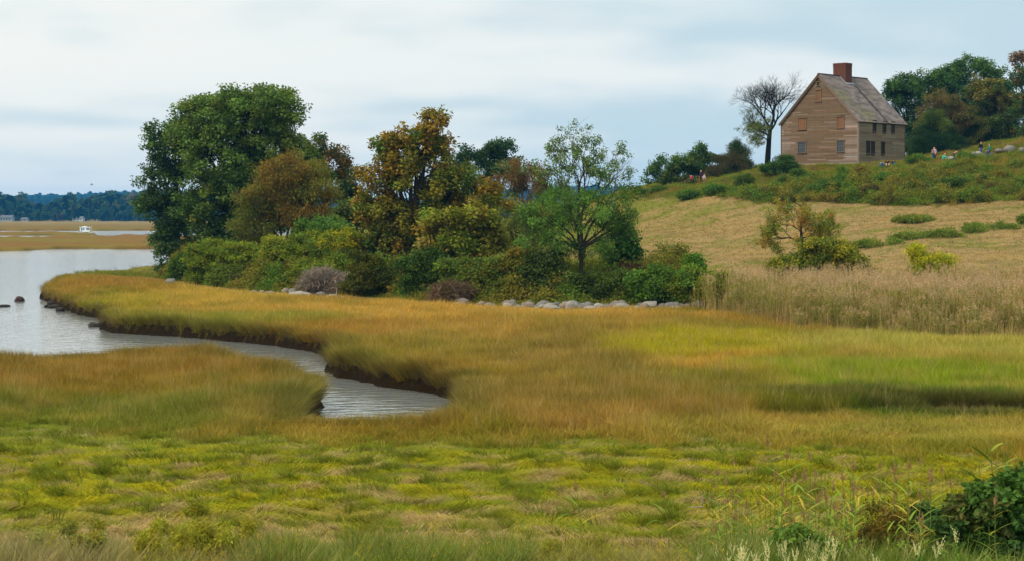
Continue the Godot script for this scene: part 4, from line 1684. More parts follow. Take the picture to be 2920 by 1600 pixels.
func trees() -> void:
	var G1 := ["#52642c", "#445828", "#616c2e"]
	var G2 := ["#40562a", "#37492a", "#4f6430"]
	plant("broadleaf_tree", "biggest tree, broad dark green crown at the left end of the wood", "tree", 178, 610, 0.55, [[640, 300, 125, 88, 0], [560, 400, 105, 100, 0, -1], [690, 390, 100, 95, 2, 1], [545, 520, 95, 110, 1], [640, 500, 100, 105, 0], [585, 620, 85, 60, 1], [740, 440, 80, 80, 1, 2], [505, 300, 75, 68, 2, 1], [470, 345, 60, 55, 1, 2], [590, 262, 60, 40, 0], [690, 262, 55, 45, 2, 1]], G1, {"dens": 1.15, "clump": 0.95, "gap": -0.3, "size": 1.1})
	plant("broadleaf_tree", "dark green tree leaning over the river left of the biggest tree", "tree", 182, 455, 0.4, [[440, 370, 75, 82, 0], [415, 470, 62, 85, 1], [395, 520, 55, 42, 0], [440, 570, 62, 85, 1], [455, 650, 58, 45, 0], [395, 608, 22, 26, 0], [425, 690, 35, 24, 1]], G2, {"dens": 1.1, "gap": -0.22, "clump": 0.9})
	plant("small_tree", "rust brown rounded tree with a curved trunk before the biggest tree", "tree", 160, 716, 0.22, [[735, 440, 70, 55, 1], [690, 480, 70, 62, 1], [790, 480, 62, 70, 2], [640, 520, 60, 62, 0], [655, 575, 65, 35, 0], [770, 530, 70, 45, 1]], ["#5e602a", "#6e5a28", "#68642a"], {"dens": 1.0, "gap": -0.22, "clump": 0.75, "fork": 0.35, "wood": L("#75655a"), "sprig": "fine", "twigs": 0.15})
	plant("slender_tree", "thin tree with brownish leaf tips behind the rust brown tree", "tree", 190, 815, 0.2, [[800, 375, 42, 32, 0], [840, 410, 42, 40, 1], [780, 430, 50, 45, 0], [850, 460, 40, 40, 0]], ["#44552a", "#6b5428"], {"dens": 0.75, "gap": -0.05, "clump": 0.75})
	plant("small_tree", "low green and brown tree in the gap between the biggest tree and the orange tree", "tree", 195, 880, 0.2, [[880, 450, 45, 32, 0], [865, 500, 45, 50, 1], [905, 520, 40, 55, 0]], ["#48592a", "#6a5a30"], {"dens": 0.9, "gap": -0.15})
	plant("orange_tree", "tall orange brown tree with a high leaning top in the middle of the wood", "tree", 146, 1035, 0.45, [[1085, 310, 42, 36, 1, 0], [1050, 352, 58, 28, 1], [985, 365, 40, 28, 1], [1020, 405, 70, 36, 0], [1100, 395, 38, 55, 1], [960, 440, 60, 36, 1], [1060, 455, 90, 45, 0], [945, 520, 58, 70, 1], [1150, 460, 70, 50, 2], [1020, 560, 100, 60, 0], [940, 620, 60, 75, 2], [1010, 660, 90, 65, 0], [1195, 500, 75, 45, 1], [1130, 540, 70, 50, 0], [960, 700, 70, 38, 3]], ["#6c6624", "#766022", "#585e22", "#4a5a22"], {"dens": 0.95, "gap": -0.14, "mix": 0.45, "clump": 0.7, "twigs": 0.12, "deep": 0.8, "fork": 0.5})
	plant("yellow_green_tree", "yellow green tree with a bare grey trunk in front of the orange tree", "tree", 132, 1142, 0.2, [[1115, 560, 60, 36, 0], [1190, 555, 62, 40, 0], [1145, 610, 85, 40, 1], [1220, 610, 55, 45, 0], [1090, 640, 38, 36, 1], [1195, 660, 62, 30, 2]], ["#6c6a24", "#5c6622", "#74602a"], {"dens": 0.85, "gap": -0.08, "clump": 0.6, "wood": L("#716358"), "fork": 0.55, "twigs": 0.14})
	plant("broadleaf_tree", "small dark green crown rising behind the right of the orange tree", "tree", 205, 1185, 0.2, [[1180, 385, 30, 36, 0], [1165, 430, 38, 40, 1]], ["#35492c", "#3f5530"], {"dens": 0.9, "gap": -0.1})
	plant("broadleaf_tree", "rounded dark green tree behind, between the orange tree and the feathery tree", "tree", 205, 1255, 0.25, [[1258, 372, 42, 28, 0], [1225, 405, 28, 32, 0], [1280, 410, 30, 38, 1], [1250, 445, 40, 40, 1]], ["#35492c", "#3f5530"], {"dens": 0.95, "gap": -0.12})
	plant("dying_tree", "brown thinning tree with bare grey twigs left of the feathery tree", "tree", 170, 1320, 0.2, [[1310, 430, 52, 28, 0], [1350, 455, 60, 40, 0], [1280, 460, 40, 38, 0], [1330, 500, 80, 36, 1], [1400, 490, 60, 40, 1]], ["#66502f", "#566035"], {"dens": 0.75, "gap": -0.02, "twigs": 0.35, "wood": L("#8b8078"), "sprig": "fine"})
	plant("feathery_tree", "wide feathery green tree on a single dark trunk above the stones", "tree", 122, 1460, 0.17, [[1380, 555, 66, 38, 0], [1455, 540, 90, 45, 0], [1540, 545, 56, 45, 1], [1420, 500, 80, 28, 1], [1350, 590, 40, 28, 0], [1570, 590, 34, 30, 0], [1520, 500, 50, 30, 1], [1500, 625, 60, 28, 0], [1345, 545, 46, 30, 1], [1400, 615, 50, 22, 1], [1575, 560, 36, 36, 0]], ["#54702f", "#475f2a"], {"dens": 0.55, "gap": 0.03, "clump": 0.6, "sprig": "fine", "twigs": 0.3, "wood": L("#4d443b"), "fork": 0.66, "size": 0.85, "mix": 0.5})
	plant("olive_tree", "low olive tree filling the gap between the orange tree and the feathery tree", "tree", 158, 1300, 0.18, [[1275, 555, 56, 46, 0], [1330, 570, 50, 40, 1], [1250, 600, 46, 36, 0], [1370, 530, 46, 30, 1], [1300, 620, 60, 30, 1]], ["#5c642c", "#6a6a34"], {"dens": 0.9, "gap": -0.12, "clump": 0.7, "sprig": "fine"})
	plant("small_tree", "dull green tree standing in the gap behind the pale leafy shrub", "tree", 176, 900, 0.18, [[890, 540, 50, 44, 0], [850, 555, 40, 36, 1], [930, 560, 36, 40, 0]], ["#465626", "#5a5a2a"], {"dens": 1.0, "gap": -0.2})
	var top := on(1462, 126)
	branchy("sparse_tree", "thin leggy tree with a sparse see-through top above the feathery crown", top, 16, 0.2, 5, {"leafy": 0.34, "leaf_from": 2, "cols": ["#4c6229", "#58682c", "#50622c"], "per": 3, "size": 0.6, "clump": 0.25, "wander": 0.16, "open": 0.5, "lift": 0.05}, [[Vector3(0.1, 3, 0), Vector3(-0.1, 5.4, 0)], [Vector3(-0.1, 5.2, 0), Vector3(-0.1, 1, 0), 1.9, 0.12], [Vector3(0, 4.6, 0), Vector3(-0.6, 0.8, 0.1), 1.9, 0.1], [Vector3(0.1, 4.8, 0), Vector3(0.6, 0.9, 0), 1.8, 0.1], [Vector3(-0.1, 5.2, 0), Vector3(0.25, 1, -0.2), 1.9, 0.11]])
	branchy("dead_tree", "leafless grey twiggy top right of the sparse see-through tree", on(1530, 130), 12, 0.12, 5, {"wood": L("#8d847c"), "open": 0.45, "wander": 0.14}, [[Vector3(-0.2, 3, 0), Vector3(0.1, 6, 0)], [Vector3(0.1, 6, 0), Vector3(0.2, 1, 0), 1.4, 0.07]])
	plant("young_tree", "narrow dark green young tree left of the walking person", "tree", 128, 1576, 0.08, [[1575, 598, 26, 24, 0], [1572, 635, 34, 28, 0], [1580, 665, 30, 22, 1]], ["#35501f", "#435a24"], {"dens": 0.9, "clump": 0.4, "gap": -0.15, "sprig": "small", "size": 1.7, "fork": 0.6, "wood": L("#4a2e26")})
	# on the hill
	var H := {"dens": 0.85, "gap": -0.05, "clump": 0.75, "twigs": 0.2, "wood": L("#3f3831")}
	plant("hill_tree", "leftmost open green tree on the skyline left of the house", "tree", 236, 1690, 0.16, [[1655, 432, 30, 22, 0], [1680, 408, 34, 24, 0], [1715, 420, 32, 28, 1], [1640, 450, 18, 12, 0], [1690, 440, 36, 16, 1]], ["#41572a", "#526028"], H)
	plant("hill_tree", "taller open green tree on the skyline behind the picnic table", "tree", 238, 1752, 0.18, [[1765, 388, 38, 20, 0], [1740, 405, 38, 26, 1], [1795, 405, 34, 30, 0], [1765, 432, 44, 20, 0], [1820, 420, 28, 24, 1]], ["#41572a", "#4c5c2a"], H)
	plant("cedar_tree", "dark brownish cedar with a spiky tip between the picnic table and the bare tree", "tree", 234, 1848, 0.2, [[1850, 412, 46, 34, 0], [1835, 432, 50, 20, 0], [1868, 436, 40, 18, 1], [1852, 383, 20, 20, 1], [1853, 366, 6, 12, 1]], ["#4a4427", "#374a24"], {"dens": 1.15, "clump": 0.6, "sprig": "needle", "gap": -0.3})
	branchy("bare_tree", "tall nearly bare dark tree against the sky left of the house", on(1930, 241), 11, 0.36, 7, {"leafy": 0.0, "leaf_from": 1, "wood": L("#3f3731"), "cols": ["#656c38", "#586236"], "per": 2, "size": 0.5, "open": 0.6, "wander": 0.22, "three": 0.72, "clump": 0.25, "lift": 0.05}, [[Vector3(0.15, 2.0, 0), Vector3(0.3, 4.0, 0), Vector3(0.45, 5.4, 0)], [Vector3(0.4, 5.0, 0), Vector3(0.12, 1, 0.1), 2.1, 0.22], [Vector3(0.35, 4.2, 0), Vector3(-0.75, 0.6, 0.1), 1.5, 0.15, 0.06], [Vector3(0.4, 4.9, 0), Vector3(0.85, 0.75, -0.2), 1.9, 0.17], [Vector3(0.35, 3.6, 0), Vector3(-0.7, 0.0, 0.5), 1.2, 0.1, 0.22], [Vector3(0.4, 5.2, 0), Vector3(-0.4, 1, 0.2), 2.0, 0.17]])
	var B := ["#3c542c", "#4a6230", "#334829"]
	plant("broadleaf_tree", "green tree filling the skyline between the tallest tree and the right edge", "tree", 264, 2520, 0.3, [[2515, 235, 46, 36, 0], [2545, 280, 50, 50, 1], [2500, 320, 60, 50, 0], [2550, 350, 50, 30, 2]], B, {"dens": 1.0, "gap": -0.2, "clump": 0.95})
	plant("small_tree", "dark understory tree at the foot of the wood behind the picnickers", "tree", 256, 2440, 0.2, [[2430, 350, 56, 36, 0], [2490, 360, 50, 30, 2], [2290, 375, 40, 26, 2], [2550, 365, 40, 20, 0]], B, {"dens": 1.2, "gap": -0.35, "clump": 0.8})
	plant("broadleaf_tree", "dark green tree directly behind the right end of the house roof", "tree", 262, 2290, 0.3, [[2275, 222, 48, 38, 0], [2325, 235, 55, 55, 1], [2360, 215, 44, 40, 0], [2265, 290, 40, 55, 0], [2300, 340, 50, 50, 2], [2245, 232, 26, 26, 0]], B, {"dens": 1.15, "gap": -0.22, "clump": 0.95})
	plant("broadleaf_tree", "tallest rounded green tree on the skyline right of the house", "tree", 266, 2420, 0.4, [[2440, 180, 66, 40, 1], [2380, 210, 60, 44, 0], [2490, 215, 50, 44, 1], [2430, 250, 90, 55, 0], [2400, 320, 90, 55, 2]], B, {"dens": 1.15, "gap": -0.24, "clump": 1.0})
	plant("brown_tree", "rust brown tree with a bare twiggy tip between green trees right of the house", "tree", 250, 2370, 0.25, [[2370, 255, 36, 34, 0], [2400, 290, 40, 40, 0], [2340, 300, 36, 38, 0], [2440, 320, 45, 50, 1]], ["#5f5230", "#55562c"], {"dens": 1.1, "gap": -0.15, "sprig": "fine", "clump": 0.8, "twigs": 0.2})
	plant("spruce_tree", "broad dark green evergreen on the hill behind the picnickers", "tree", 243, 2350, 0.25, [[2350, 305, 36, 30, 1], [2345, 345, 52, 30, 0], [2350, 375, 60, 26, 0], [2320, 385, 34, 22, 0], [2400, 370, 36, 30, 2]], ["#2f4522", "#4f5a26", "#283c20"], {"dens": 1.25, "sprig": "needle", "clump": 0.75, "gap": -0.35, "size": 1.2})
	plant("brown_tree", "orange brown tree near the right edge of the photo on the hill", "tree", 252, 2490, 0.3, [[2480, 235, 50, 36, 0], [2520, 270, 45, 45, 0], [2480, 300, 55, 45, 1], [2520, 345, 50, 36, 1], [2450, 350, 45, 35, 1]], ["#5f5a2a", "#48562a"], {"dens": 1.15, "gap": -0.25, "clump": 0.85})
	plant("broadleaf_tree", "green tree with reddish tip cut by the right edge of the photo", "tree", 246, 2580, 0.3, [[2572, 150, 24, 20, 1], [2570, 195, 34, 36, 0], [2580, 255, 36, 50, 0], [2590, 330, 40, 50, 0]], ["#3f532b", "#735530"], {"dens": 0.95, "gap": -0.08, "clump": 0.85})
	# in the field and by the reeds
	branchy("old_fruit_tree", "small ragged tree with orange leaves and a dead top in the hay field", hit(2015, 655), 5, 0.13, 4, {"leafy": 0.6, "leaf_from": 1, "cols": ["#757024", "#82642a", "#66702a"], "per": 5, "size": 0.5, "clump": 0.32, "open": 0.95, "wander": 0.3, "lift": -0.02, "wood": L("#55473c")}, [[Vector3(0.15, 1.2, 0), Vector3(0, 2.4, 0), Vector3(0.1, 3.9, 0)], [Vector3(0.05, 1.4, 0), Vector3(-0.9, 0.35, 0.1), 1.2, 0.07], [Vector3(0.05, 1.8, 0), Vector3(0.9, 0.4, 0.1), 1.1, 0.07], [Vector3(0, 2.3, 0), Vector3(-0.6, 0.5, -0.2), 1.0, 0.06], [Vector3(0, 2.6, 0), Vector3(0.6, 0.5, 0.3), 0.8, 0.05], [Vector3(0.1, 3.8, 0), Vector3(0.1, 1, 0), 0.7, 0.06, 0.05], [Vector3(0.05, 3.2, 0), Vector3(-0.7, 0.9, 0), 0.6, 0.04, 0.1], [Vector3(0, 2.0, 0), Vector3(0.1, 0.3, 0.9), 0.9, 0.05]])


func bush(label: String, d: float, bpx: float, lobes: Array, cols: Array, o := {}) -> void:
	var p := {"dens": 1.3, "clump": 0.5, "gap": -0.24, "tone": 1.3, "mix": 0.55, "leaf_name": "foliage", "wood_name": "stem", "sprig": "small", "size": 1.2, "per": 10, "fork": 0.5, "twigs": 0.03}
	for k in o:
		p[k] = o[k]
	R.seed = int(bpx * 3.0 + d)
	var more := lobes.duplicate()
	if not o.has("plain"):
		for l in lobes: # shoots that break the rounded outline
			for k in 3:
				var s := rr(0.22, 0.4)
				more.append([l[0] + rr(-0.85, 0.85) * l[2], l[1] - rr(0.3, 0.95) * l[3], l[2] * s, l[3] * s * rr(0.8, 1.5), l[4], rr(-0.5, 0.5)])
	lobes = more
	plant(o.get("called", "shrub"), label, "shrub", d, bpx, o.get("stem", 0.05), lobes, cols, p)


func lumps(px: float, py: float, rx: float, ry: float) -> Array: # an uneven heap of rounded tops
	R.seed = int(px * 7.0 + py)
	var out := []
	for k in 6:
		var u := rr(-0.85, 0.85)
		var s := rr(0.28, 0.5)
		out.append([px + u * rx, py + ry * (0.75 - (1.5 + rr(-0.3, 0.3)) * (1.0 - u * u) * rr(0.35, 0.8)), rx * s, ry * rr(0.5, 0.85), k % 2])
	return out


func spires(px: float, py: float, rx: float, ry: float) -> Array: # a loose stand of upright weeds
	R.seed = int(px)
	var out := []
	for k in 16:
		var h := ry * rr(0.5, 1.6)
		out.append([px + rr(-1.1, 1.1) * rx, py + ry - h * 0.7, rr(4, 7), h, k % 2, rr(-0.4, 0.4)])
	return out


func shrubs() -> void:
	var Y := ["#6b7a24", "#5a6c22", "#7d8228"]
	var D := ["#46562a", "#53602c", "#5f5a2e"]
	var E := ["#3f5522", "#4f6426", "#35491f"]
	# the bank at the left, from the river to the orange tree
	bush("dark shrub at the river end of the bank under the leaning tree", 166, 470, [[470, 668, 36, 30, 0], [455, 690, 30, 18, 1]], E)
	bush("light green shrub left of the yellow shrubs on the bank", 158, 530, [[515, 660, 42, 36, 0], [545, 645, 42, 32, 0], [520, 695, 46, 26, 1]], Y)
	bush("low brownish shrub at the foot of the left bank", 152, 590, [[570, 700, 46, 28, 1], [615, 705, 46, 26, 0]], ["#5c5a2c", "#5a6826"])
	bush("wide yellow green shrub in the middle of the left bank", 154, 640, [[600, 650, 56, 36, 0], [660, 655, 56, 36, 0], [700, 690, 50, 30, 1]], Y)
	bush("bright green shrub below the rust brown tree", 148, 720, [[700, 640, 46, 36, 2], [745, 660, 46, 40, 0], [700, 710, 50, 24, 1], [770, 630, 40, 34, 0]], Y)
	bush("pale green leafy shrub right of the curved trunk", 158, 830, [[800, 575, 46, 30, 0], [840, 590, 44, 34, 0], [790, 610, 50, 30, 1]], ["#5b7a34", "#637a2a"])
	bush("yellow leaved shrub in the gap left of the orange tree", 146, 860, [[860, 620, 42, 34, 2], [885, 610, 22, 18, 3], [830, 650, 46, 36, 1]], ["#67762a", "#5f702a", "#8a8a22", "#a89a20"])
	bush("grey dead brush heap on the bank above the pale stones", 137, 815, [[790, 718, 36, 16, 0], [850, 724, 44, 17, 0], [820, 706, 24, 14, 0]], ["#8c7d74", "#76675f"], {"sprig": "twig", "size": 1.4, "wood": L("#90857c"), "twigs": 0.35, "called": "brush_heap", "dens": 1.5})
	bush("green shrub behind the grey dead brush", 142, 800, [[770, 690, 36, 30, 0], [840, 680, 44, 32, 1], [880, 690, 36, 30, 0]], Y)
	bush("olive brown thicket at the foot of the orange tree", 133, 950, [[930, 690, 50, 50, 0], [985, 705, 50, 40, 1], [900, 720, 40, 24, 0]], ["#56571f", "#4a531f"])
	bush("dark green thicket beneath the bare trunk of the yellow green tree", 129, 1060, [[1045, 690, 50, 46, 0], [1095, 680, 44, 40, 1], [1060, 730, 50, 22, 0]], E)
	bush("green shrub with a brown base right of the bare trunk", 125, 1190, [[1160, 700, 46, 36, 0], [1215, 690, 46, 36, 0], [1190, 730, 60, 22, 1]], ["#5d6f28", "#51602a"])
	bush("dry twiggy brush at the stones below the bare trunk", 122, 1140, [[1130, 745, 44, 16, 0]], ["#6f5a4a", "#5e5238"], {"sprig": "twig", "called": "brush_heap", "twigs": 0.3, "size": 1.3})
	bush("mixed green and rusty thicket between the two trunks", 123, 1290, [[1260, 690, 44, 36, 0], [1310, 670, 48, 40, 1], [1290, 725, 60, 30, 0]], ["#5a6a28", "#6e6024"])
	bush("dull green thicket left of the single dark trunk", 122, 1380, [[1355, 675, 46, 36, 0], [1405, 700, 40, 30, 1], [1370, 725, 56, 28, 0]], D)
	bush("dark thicket around the foot of the single dark trunk", 120, 1480, [[1450, 722, 44, 24, 0], [1530, 715, 44, 28, 1], [1495, 738, 52, 18, 0]], ["#3f4f22", "#4a5a24"])
	bush("reddish based shrub under the young tree", 123, 1570, [[1560, 700, 36, 26, 0], [1585, 690, 30, 24, 1]], ["#4d5a24", "#5a3c2a"])
	bush("bright green shrub right of the young tree", 119, 1640, [[1620, 715, 44, 28, 0], [1670, 710, 40, 30, 1], [1640, 740, 48, 20, 0]], ["#56742a", "#4a6424"])
	bush("green shrub above the right end of the stone line", 118, 1730, [[1720, 715, 44, 32, 0], [1770, 710, 40, 30, 1], [1740, 745, 50, 18, 1]], ["#56702a", "#667224"])
	bush("upright bright green shrub standing above its neighbours at the field edge", 121, 1746, [[1746, 660, 16, 20, 0], [1744, 685, 22, 22, 0], [1748, 700, 26, 20, 1]], ["#4a6a20", "#56741f"])
	bush("yellow green shrub at the left end of the reed bed", 116, 1820, [[1810, 725, 40, 28, 0], [1850, 715, 36, 26, 1]], ["#6a7428", "#7b7a28"])
	bush("large yellow green shrub below the ragged orange tree", 120, 2080, [[2040, 655, 50, 34, 0], [2100, 640, 52, 38, 1], [2145, 670, 44, 30, 0], [1990, 680, 44, 26, 2], [2080, 690, 60, 24, 0], [2135, 700, 60, 24, 1], [1965, 690, 46, 26, 1], [2075, 625, 40, 26, 2]], ["#6f7426", "#7d7a22", "#566626"], {"dens": 1.0, "gap": -0.18})
	bush("bright yellow bush rising out of the reeds", 112, 2340, [[2325, 655, 36, 26, 0], [2365, 662, 28, 26, 0], [2340, 688, 42, 22, 1], [2305, 640, 12, 16, 0]], ["#a39c24", "#83862a"], {"dens": 0.8, "gap": -0.1, "sprig": "fine", "size": 0.7})
	bush("dark leafy bush against the left corner of the house", 219, 1962, [[1965, 412, 30, 20, 0], [1945, 428, 28, 14, 1], [1985, 424, 22, 16, 0]], ["#3c5422", "#455e25"])
	# on the bank below the house
	for b in [[1700, 455, 30, 10, 0, "low green shrub on the brow left of the picnic table"], [1815, 478, 40, 13, 1, "green shrub on the slope below the cedar"], [1890, 458, 36, 14, 0, "green shrub below the bare tree"], [1925, 490, 34, 12, 2, "brownish shrub on the slope below the dark corner bush"], [2005, 450, 36, 14, 0, "dark green shrub just below the gable wall"], [2075, 478, 56, 18, 0, "largest green shrub on the slope below the gable wall"], [2105, 462, 40, 16, 1, "rounded shrub above the largest slope shrub"], [2150, 500, 34, 14, 2, "dark shrub at the foot of the slope under the house corner"], [2190, 488, 36, 16, 2, "dark shrub at the slope foot below the dark windows"], [2235, 455, 44, 14, 1, "green shrub below the two seated picnickers"], [2300, 478, 40, 14, 0, "green shrub on the slope right of the house"], [2350, 485, 44, 16, 2, "olive shrub at the foot of the slope right of the house"], [2400, 465, 50, 17, 0, "wide green shrub below the turquoise jacket"], [2450, 452, 34, 13, 0, "green shrub on the slope below the rounded bush"], [2500, 480, 46, 14, 2, "olive shrub low on the right slope"], [2555, 470, 40, 16, 0, "green shrub on the slope at the right edge"], [2431, 397, 16, 13, 1, "rounded dark green bush beside the bending person"], [2310, 405, 30, 8, 1, "low green shrub at the right end of the house"], [2420, 500, 40, 10, 1, "low shrub along the top of the hay field at the right"], [1750, 490, 40, 10, 1, "low green shrub at the left end of the slope"], [1640, 478, 30, 9, 0, "green shrub where the hill meets the far blue hill"], [1985, 505, 40, 10, 2, "low olive shrub along the top of the hay field"]]:
		var p := hit(b[0], b[1] + b[3] * 0.7)
		bush(b[5], -p.z, b[0], lumps(b[0], b[1], b[2], b[3]), [["#476024", "#4f6226"], ["#4a6a26", "#5d7228"], ["#4b5224", "#5f5428"]][b[4]], {"at": on(b[0], -p.z), "clump": 0.55})
	# the strip of weeds across the hay field
	for k in 9:
		var px := 2190.0 + k * 47.0
		var py := 622.0 - k * 7.0 + 5.0 * sin(k * 2.0)
		var p := hit(px, py)
		bush(["first low green weed clump at the left end of the strip across the hay field", "second weed clump along the strip, counted from the left", "third weed clump along the strip, counted from the left", "fourth weed clump along the strip, counted from the left", "fifth weed clump along the strip, counted from the left", "sixth weed clump along the strip, counted from the left", "seventh weed clump along the strip, counted from the left", "eighth weed clump along the strip, counted from the left", "weed clump at the right edge end of the strip across the hay field"][k], -p.z, px, lumps(px, py - 5.0, 44, 7 + k * 0.5), ["#5c6c28", "#6b7230"], {"at": on(px, -p.z), "stem": 0.0, "clump": 0.45, "dens": 0.55, "gap": 0.0, "sprig": "fine", "size": 0.75, "tone": 1.5, "per": 6, "group": "weed clumps across the hay field", "called": "weed_clump"})
	var q := hit(2290, 558)
	bush("lone low green weed patch in the upper hay field", -q.z, 2290, [[2290, 554, 40, 5, 0], [2320, 556, 26, 4, 0]], ["#66702a", "#5d6c28"], {"at": on(2290, -q.z), "stem": 0.0, "clump": 0.35, "called": "weed_clump"})


# ---------- rocks ----------
func rocks() -> void:
	for k in 6:
		stones.append(stone(k + 1))
	var PALE := ["#b4afa6", "#c4bcb0", "#a29d96", "#b3a293", "#98948e"]
	for b in [[428, 712, 15, 11, 4, "grey boulder standing alone at the left foot of the bank"], [758, 742, 26, 9, 1, "long pale boulder left of the dead brush heap"], [780, 735, 16, 10, 0, "upright pale boulder among the stones at the dead brush heap"], [805, 743, 14, 8, 2, "grey boulder right of the pale stones below the dead brush"], [735, 742, 12, 7, 1, "small pale boulder at the left of the stones below the dead brush"], [680, 738, 12, 5, 3, "pinkish boulder left along the foot of the bank"], [660, 736, 8, 5, 0, "small grey boulder just left of the pinkish one"], [640, 735, 9, 4, 2, "leftmost small boulder at the foot of the green bank"], [835, 748, 18, 6, 0, "flat pale boulder at the foot of the grey brush"], [858, 752, 12, 5, 1, "small flat boulder right of the grey brush"],
			[1106, 765, 14, 9, 0, "pale boulder at the left start of the long stone line"], [1127, 762, 8, 8, 2, "grey boulder beside the pale start of the long stone line"], [1335, 760, 12, 9, 4, "grey boulder high in the stone line left of the upright white one"], [1432, 774, 13, 14, 1, "upright whitish boulder tallest in the stone line"], [1390, 778, 22, 8, 0, "long flat pale boulder left of the upright white one"], [1486, 778, 17, 7, 1, "rounded white boulder right of the upright one"], [1560, 776, 26, 12, 0, "large pale grey boulder in the middle of the right stones"], [1605, 780, 18, 10, 3, "tan boulder right of the large pale grey one"], [1640, 772, 18, 14, 0, "tall pale boulder near the right end of the stone line"], [1700, 778, 18, 9, 3, "pinkish tan boulder near the right end of the stone line"], [1725, 772, 14, 9, 1, "pale boulder tilted near the right end of the stone line"], [1760, 766, 11, 9, 0, "last pale boulder where the stones meet the reeds"]]:
		var p := hit(b[0], b[1] + b[3] * 0.6)
		var k: float = -p.z / F
		boulder(b[5], p + Vector3(0, b[3] * k * 0.55, 0), Vector3(b[2] * k * 1.1, b[3] * k * 1.25, b[2] * k * 0.95), PALE[b[4]], "", int(b[0]))
	R.seed = 64
	for k in 120:
		var px := rr(1095, 1770) if k < 110 else rr(690, 880)
		var sd := 120.0
		for q in 4:
			sd = pick(shore_l, -80, (px - CX) / F * sd)
		var p := on(px, sd + rr(-1.6, 0.9))
		var s := rr(0.18, 0.42)
		var spot: String = "below the grey dead brush" if k >= 110 else ["under the dry twiggy brush", "under the bare trunk", "below the rusty thicket", "below the dull thicket", "left of the dark trunk", "at the foot of the dark trunk", "below the young tree", "under the bright green shrub", "near the right end", "beside the reed bed"][int((px - 1095.0) / 67.6)]
		boulder("small %s stone of the marsh edge line %s" % [["grey", "pale", "dull", "tan", "dark grey"][k % 5], spot], p + Vector3(0, s * 0.4, 0), Vector3(s * rr(1, 1.5), s, s * rr(0.9, 1.3)), PALE[[4, 1, 2, 3, 4][k % 5]], "small stones of the marsh edge line" if k < 110 else "small stones below the dead brush", k, "stone")
	for b in [[47, 752, 14, 9, "reddish brown boulder standing alone in the river"], [12, 769, 20, 4, "low dark rock at the left edge of the river"], [152, 778, 13, 8, "dark brown boulder below the tip of the marsh"], [238, 816, 17, 9, "grey tilted slab in the water beside the dark double boulder"], [264, 814, 20, 13, "dark boulder in the water close to the creek mouth"], [128, 762, 12, 7, "dark rock at the tip of the marsh nearest the river"], [140, 770, 20, 6, "flat brown rock along the tip of the marsh"], [128, 742, 9, 4, "small dark rock at the far side of the marsh tip"], [118, 769, 10, 6, "dark rock left of the flat brown rock"], [134, 750, 9, 5, "small dark rock just above the marsh tip stones"], [112, 741, 5, 2, "tiny dark rock breaking the water off the marsh tip"], [104, 762, 3, 1.5, "tiniest dark stone breaking the water left of the tip rocks"]]:
		var d: float = 30600.0 / (b[1] + b[3] * 0.7 - HY)
		var p := at(b[0], 0, d)
		var k: float = d / F
		p.y = WATER + b[3] * k * 0.35
		boulder(b[4], p, Vector3(b[2] * k, b[3] * k * 1.15, b[2] * k * 0.9), "#5e4a44" if b[4].begins_with("redd") else "#57504b" if b[4].begins_with("grey") else "#443c38", "", int(b[0]) + 1)
	for b in [[2542, 376, 18, 9, "big grey boulder among the weeds at the right top of the hill"], [2515, 380, 12, 5, "flat grey rock left of the big hilltop boulder"], [2572, 378, 9, 7, "grey rock at the right edge of the hilltop"], [2462, 388, 9, 6, "whitish rock right of the rounded bush on the hill"], [2450, 390, 8, 8, "pale rock touching the rounded bush on the hill"], [2392, 401, 12, 6, "white rock left of the bending person"], [2312, 408, 10, 4, "pale flat rock between the house and the picnickers"], [2474, 392, 7, 5, "small pale rock under the blond person"]]:
		var p := hit(b[0], b[1] + b[3])
		var k: float = -p.z / F
		boulder(b[4], p + Vector3(0, b[3] * k * 0.9, 0), Vector3(b[2] * k, b[3] * k * 1.3, b[2] * k), "#9b9792" if not b[4].begins_with("whit") else "#c9c6c0", "", int(b[0]))


